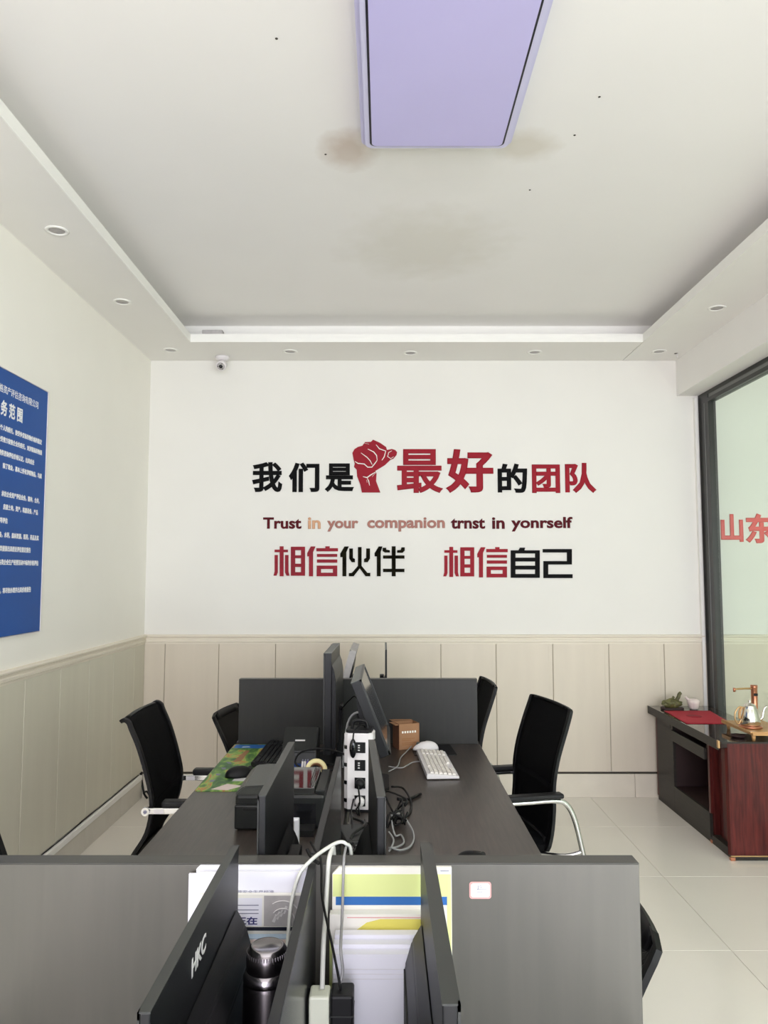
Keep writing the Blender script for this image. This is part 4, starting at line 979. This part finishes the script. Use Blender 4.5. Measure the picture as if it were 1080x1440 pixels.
# extension strip and black brick at the very front
t = thing('extension_strip', 'pale ivory extension strip standing up beside black charger, bottom edge', 'power strip', (-.1035, 1.300, .75))
box('body', (-.0165, .0165, -.02, .02, 0, .178), 'ivory', t, bev=.004)
box('socket', (-.010, .010, -.0208, -.0195, .10, .125), 'greyl', t)
t = thing('power_brick', 'black charger brick on end before the white reams, bottom edge', 'adapter', (-.067, 1.300, .75))
box('body', (-.0185, .0185, -.025, .02, 0, .182), 'blk', t, bev=.004); box('band', (-.019, .019, -.0255, .0205, .150, .152), 'mon_edge', t)
cable('thin black lead from the charger brick over the spine panel', [(-.070, 1.295, .93), (-.072, 1.295, .945), (-.085, 1.33, .98), (-.108, 1.40, 1.03), (-.113, 1.44, 1.065), (-.117, 1.455, 1.082), (-.126, 1.48, 1.082), (-.14, 1.51, 1.09)], .0022, 'cableB')
cable('thick white cable hanging straight down over the front partition', [(-.100, 1.30, .93), (-.102, 1.35, .98), (-.1035, 1.41, 1.0), (-.103, 1.445, 1.04), (-.101, 1.455, 1.075), (-.098, 1.48, 1.083), (-.095, 1.505, 1.07), (-.09, 1.52, .9), (-.08, 1.55, .76)], .0042, 'cableW')
cable('white cable arching over the partition top and down before papers', [(-.160, 1.15, .80), (-.166, 1.25, .88), (-.166, 1.37, .96), (-.163, 1.40, 1.02), (-.152, 1.42, 1.062), (-.134, 1.435, 1.081), (-.112, 1.47, 1.088), (-.088, 1.50, 1.092), (-.072, 1.505, 1.088), (-.062, 1.515, 1.06), (-.06, 1.53, .9), (-.06, 1.56, .76)], .0034, 'cableW')
cable('grey cable hanging down in front of the lime document', [(-.072, 1.505, 1.082), (-.073, 1.48, 1.080), (-.0735, 1.452, 1.072), (-.0735, 1.42, 1.02), (-.0735, 1.40, .995), (-.071, 1.315, .985), (-.067, 1.305, .955), (-.072, 1.30, .938)], .0026, 'cableG')
cable('short black cord tip sticking up where the cables cross', [(-.118, 1.44, 1.076), (-.128, 1.45, 1.078), (-.137, 1.47, 1.080), (-.143, 1.478, 1.088)], .0034, 'cableB')

# ------------------------------------------------------------------ tea table at the glass partition
TB = thing('tea_table', 'low dark redwood tea table with open side niche along the glass', 'tea table', (1.95, 4.47, 0))
# local: x 0..0.38, y 0..1.16
L_ = 1.15
bm = bm_new(); pr = [(-.055, -.02), (-.045, -.035), (.385, -.035), (.385, L_), (-.055, L_)]
add_prism(bm, pr, 'z', .615, .650); bmesh.ops.bevel(bm, geom=[e for e in bm.edges if abs(e.verts[0].co.z - e.verts[1].co.z) < 1e-6], offset=.003, segments=1, affect='EDGES')
obj('table_top', bm, 'tea_top', TB)
box('top_rim', (-.057, -.053, -.02, L_, .600, .652), 'darkwood', TB, bev=.001)
box('front_rim', (-.045, .385, -.0395, -.034, .640, .650), 'darkwood', TB, bev=.001)
bm = bm_new(); add_prism(bm, [(-.02, -.016), (-.012, -.038), (.38, -.038), (.38, -.016)], 'z', .03, .640); obj('end_panel', bm, 'redwood', TB)
box('end_panel', (.0, .36, L_ - .02, L_, .03, .615), 'redwood', TB)
box('back_panel', (.345, .36, .02, L_ - .02, .03, .615), 'inside', TB)
box('side_panel', (.0, .018, .83, L_ - .02, .03, .600), 'darkwood', TB, bev=.001)
box('lower_panel', (.0, .018, .265, .83, .03, .172), 'darkwood', TB, bev=.001)
box('niche_floor', (.018, .345, .265, .83, .155, .172), 'inside', TB)
box('niche_side', (.018, .345, .24, .262, .03, .6), 'redwood', TB); box('niche_side', (.018, .345, .832, .85, .03, .6), 'inside', TB)
dr = box('drawer', (-.012, .006, .29, .83, .475, .545), 'darkwood', TB, bev=.002)
bm = bm_new(); add_box(bm, .004, .345, .30, .82, .48, .485); add_box(bm, .006, .345, .295, .30, .48, .56); obj('drawer_box', bm, 'inside', dr)
box('drawer', (-.002, .010, .87, 1.08, .545, .59), 'darkwood', TB, bev=.002)
box('niche_corner_strip', (.0, .02, .245, .27, .172, .6), 'redwood', TB)
bm = bm_new(); add_prism(bm, [(.040, .12), (.036, .16), (.05, .235), (.06, .235), (.056, .12)], 'z', .05, .61); obj('curved_panel', bm, 'redwood', TB)
box('shelf_floor', (.0, .345, .02, .24, .03, .05), 'darkwood', TB)
box('toe_base', (.002, .376, -.034, L_ - .01, 0, .03), 'darkwood', TB)
box('gold_strip', (-.014, .382, -.040, -.036, .022, .028), 'gold', TB)
for d in ((-.004, .02, .240, .262, .0, .018), (-.016, .01, -.042, -.02, .0, .018)): box('foot', d, 'copper', TB, bev=.002)
box('corner_cap', (-.060, -.050, -.03, -.005, .612, .655), 'gold', TB, bev=.003)
bx_ = thing('small_remote', 'small dark box lying in the tea table drawer gap', 'box', (1.99, 4.95, .550), R(5)); 
bm = bm_new(); add_box(bm, -.03, .03, -.07, .07, -.064, -.045, bev=.004); obj('body', bm, 'steel', bx_)
box('button', (-.01, .01, -.03, .03, -.0445, -.043), 'greyl', bx_)
# red cloth
t = thing('table_runner', 'red cloth mat with a darker printed mark on the tea table', 'cloth', (0, 0, .651))
bm = bm_new()
q = [(1.935, 5.41), (2.25, 5.41), (2.20, 4.95), (1.912, 4.95)]
n = 14; g = []
for i in range(n + 1):
    row = []
    for j in range(n + 1):
        a, b = i / n, j / n
        x = (q[0][0] * (1 - a) + q[1][0] * a) * (1 - b) + (q[3][0] * (1 - a) + q[2][0] * a) * b
        y = (q[0][1] * (1 - a) + q[1][1] * a) * (1 - b) + (q[3][1] * (1 - a) + q[2][1] * a) * b
        row.append(bm.verts.new((x, y, .0015 + .0012 * math.sin(7 * a + 5 * b) ** 2)))
    g.append(row)
for i in range(n):
    for j in range(n): bm.faces.new((g[i][j], g[i + 1][j], g[i + 1][j + 1], g[i][j + 1])).smooth = True
r_ = bmesh.ops.extrude_face_region(bm, geom=list(bm.faces)); 
for v in [v for v in r_['geom'] if isinstance(v, bmesh.types.BMVert)]: v.co.z -= .0014
obj('cloth', bm, 'cloth', t)
bm = bm_new(); add_lathe(bm, [(0, .0032), (.05, .0032), (.05, .0028), (0, .0028)], 20, (2.06, 5.2, 0)); obj('printed_mark', bm, 'cloth2', t)
# ornament rock
t = thing('rock_ornament', 'mossy green ornament with an upright stem on a dark stand', 'ornament', (2.015, 5.47, .651))
bm = bm_new(); add_prism(bm, rrect(.15, .07, .02), 'z', 0, .014); obj('stand', bm, 'inside', t)
bm = bm_new(); bmesh.ops.create_icosphere(bm, subdivisions=4, radius=1)
from mathutils import noise
for v in bm.verts:
    n_ = 1 + .25 * noise.noise(v.co * 2.2); v.co = Vector((v.co.x * .068 * n_, v.co.y * .035 * n_, .042 + v.co.z * .032 * n_))
obj('rock', bm, 'jade', t, smooth=True)
bm = bm_new(); add_tube(bm, [(.03, 0, .06), (.045, 0, .085), (.052, 0, .105), (.064, 0, .115)], lambda s: .014 - .002 * s, 8); add_tube(bm, [(-.0, 0, .06), (.008, 0, .08), (.014, 0, .088)], .009, 8)
obj('stem', bm, 'jade', t, smooth=True)
t = thing('teacup', 'small white porcelain pot with knob handle beside the mossy ornament', 'cup', (2.165, 5.47, .651))
bm = bm_new(); add_lathe(bm, [(0, 0), (.024, .0), (.034, .012), (.042, .045), (.043, .065), (.040, .065), (.036, .03), (0, .01)], 28); obj('cup', bm, 'porcelain', t)
bm = bm_new(); add_lathe(bm, [(.0, .075), (.028, .072), (.039, .066), (.039, .062), (0, .062)], 28); obj('lid', bm, 'porcelain', t)
bm = bm_new(); add_tube(bm, [(-.03, 0, .062), (-.046, 0, .075), (-.055, 0, .088)], lambda s: .009, 8); obj('spout', bm, 'porcelain', t)
# bamboo tray
t = thing('tea_tray', 'light bamboo tea tray on little legs carrying the kettle', 'tray', (2.20, 4.62, .651))
bm = bm_new(); add_prism(bm, [(-.125, .20), (-.112, -.18), (.13, -.18), (.13, .20)], 'z', .032, .046)
obj('tray_top', bm, 'bamboo', t)
bm = bm_new()
for d in ((-.125, -.113, -.18, .20, .046, .053), (-.112, .13, -.18, -.168, .046, .053)): add_box(bm, *d)
obj('raised_edge', bm, 'bamboo', t)
for x in (-.095, .11):
    for y in (-.15, .17):
        bm = bm_new(); add_tube(bm, [(x, y, 0), (x, y, .033)], lambda s: .009 + .004 * s, 10, False); obj('leg', bm, 'bamboo', t)
# kettle
KX, KY, KZ = 2.150, 4.60, .699
t = thing('kettle', 'polished steel gooseneck kettle with golden handle on the bamboo tray', 'kettle', (KX, KY, KZ))
bm = bm_new(); add_lathe(bm, [(0, 0), (.062, 0), (.066, .004), (.063, .012), (.050, .013), (0, .013)], 36); obj('heating_base', bm, 'copper', t)
bm = bm_new(); add_lathe(bm, [(0, .013), (.052, .013), (.057, .02), (.054, .06), (.042, .105), (.034, .122), (.035, .127), (.031, .128)], 40); obj('body', bm, 'kettle', t)
bm = bm_new(); add_lathe(bm, [(.034, .126), (.028, .134), (.008, .140), (.006, .146), (.010, .152), (.006, .158), (0, .159)], 28); obj('lid', bm, 'kettle', t)
bm = bm_new(); add_tube(bm, [(.046, 0, .04), (.070, 0, .055), (.078, 0, .085), (.088, 0, .112), (.106, 0, .122)], lambda s: .011 - .006 * s, 10); obj('spout', bm, 'kettle', t)
bm = bm_new(); add_tube(bm, [(-.036, 0, .112), (-.062, 0, .116), (-.086, 0, .085), (-.088, 0, .045), (-.074, 0, .02), (-.06, 0, .03), (-.055, 0, .045)], .0045, 8); obj('handle', bm, 'gold', t)
bm = bm_new(); add_tube(bm, [(-.047, 0, .115), (-.060, 0, .09), (-.062, 0, .05)], .0075, 8); obj('handle_grip', bm, 'bamboo', t)
# water spout stand
t = thing('water_dispenser', 'copper water pump column with a thin arm above the kettle', 'dispenser', (2.222, 4.69, .6975))
bm = bm_new(); add_lathe(bm, [(0, 0), (.030, 0), (.030, .01), (.018, .014), (.018, .215), (.020, .218), (.020, .232), (0, .233)], 28); obj('column', bm, 'copper', t)
bm = bm_new(); add_tube(bm, [(-.01, -.0, .212), (-.06, -.01, .213), (-.13, -.03, .213)], .0055, 10); obj('arm', bm, 'gold', t)
bm = bm_new(); add_lathe(bm, [(0, -.014), (.007, -.014), (.008, .008), (0, .010)], 14, (-.132, -.03, .211)); obj('nozzle', bm, 'copper', t)
box('switch', (-.012, .012, -.022, -.017, .17, .185), 'blk', t, bev=.002)
# wooden tea tool in shadow under the tray
t = thing('tea_tool_dish', 'dark wooden dish half under the bamboo tray', 'dish', (2.055, 4.555, .651))
bm = bm_new(); add_lathe(bm, [(0, 0), (.030, 0), (.044, .012), (.042, .014), (.028, .005), (0, .004)], 24); obj('dish', bm, 'inside', t)
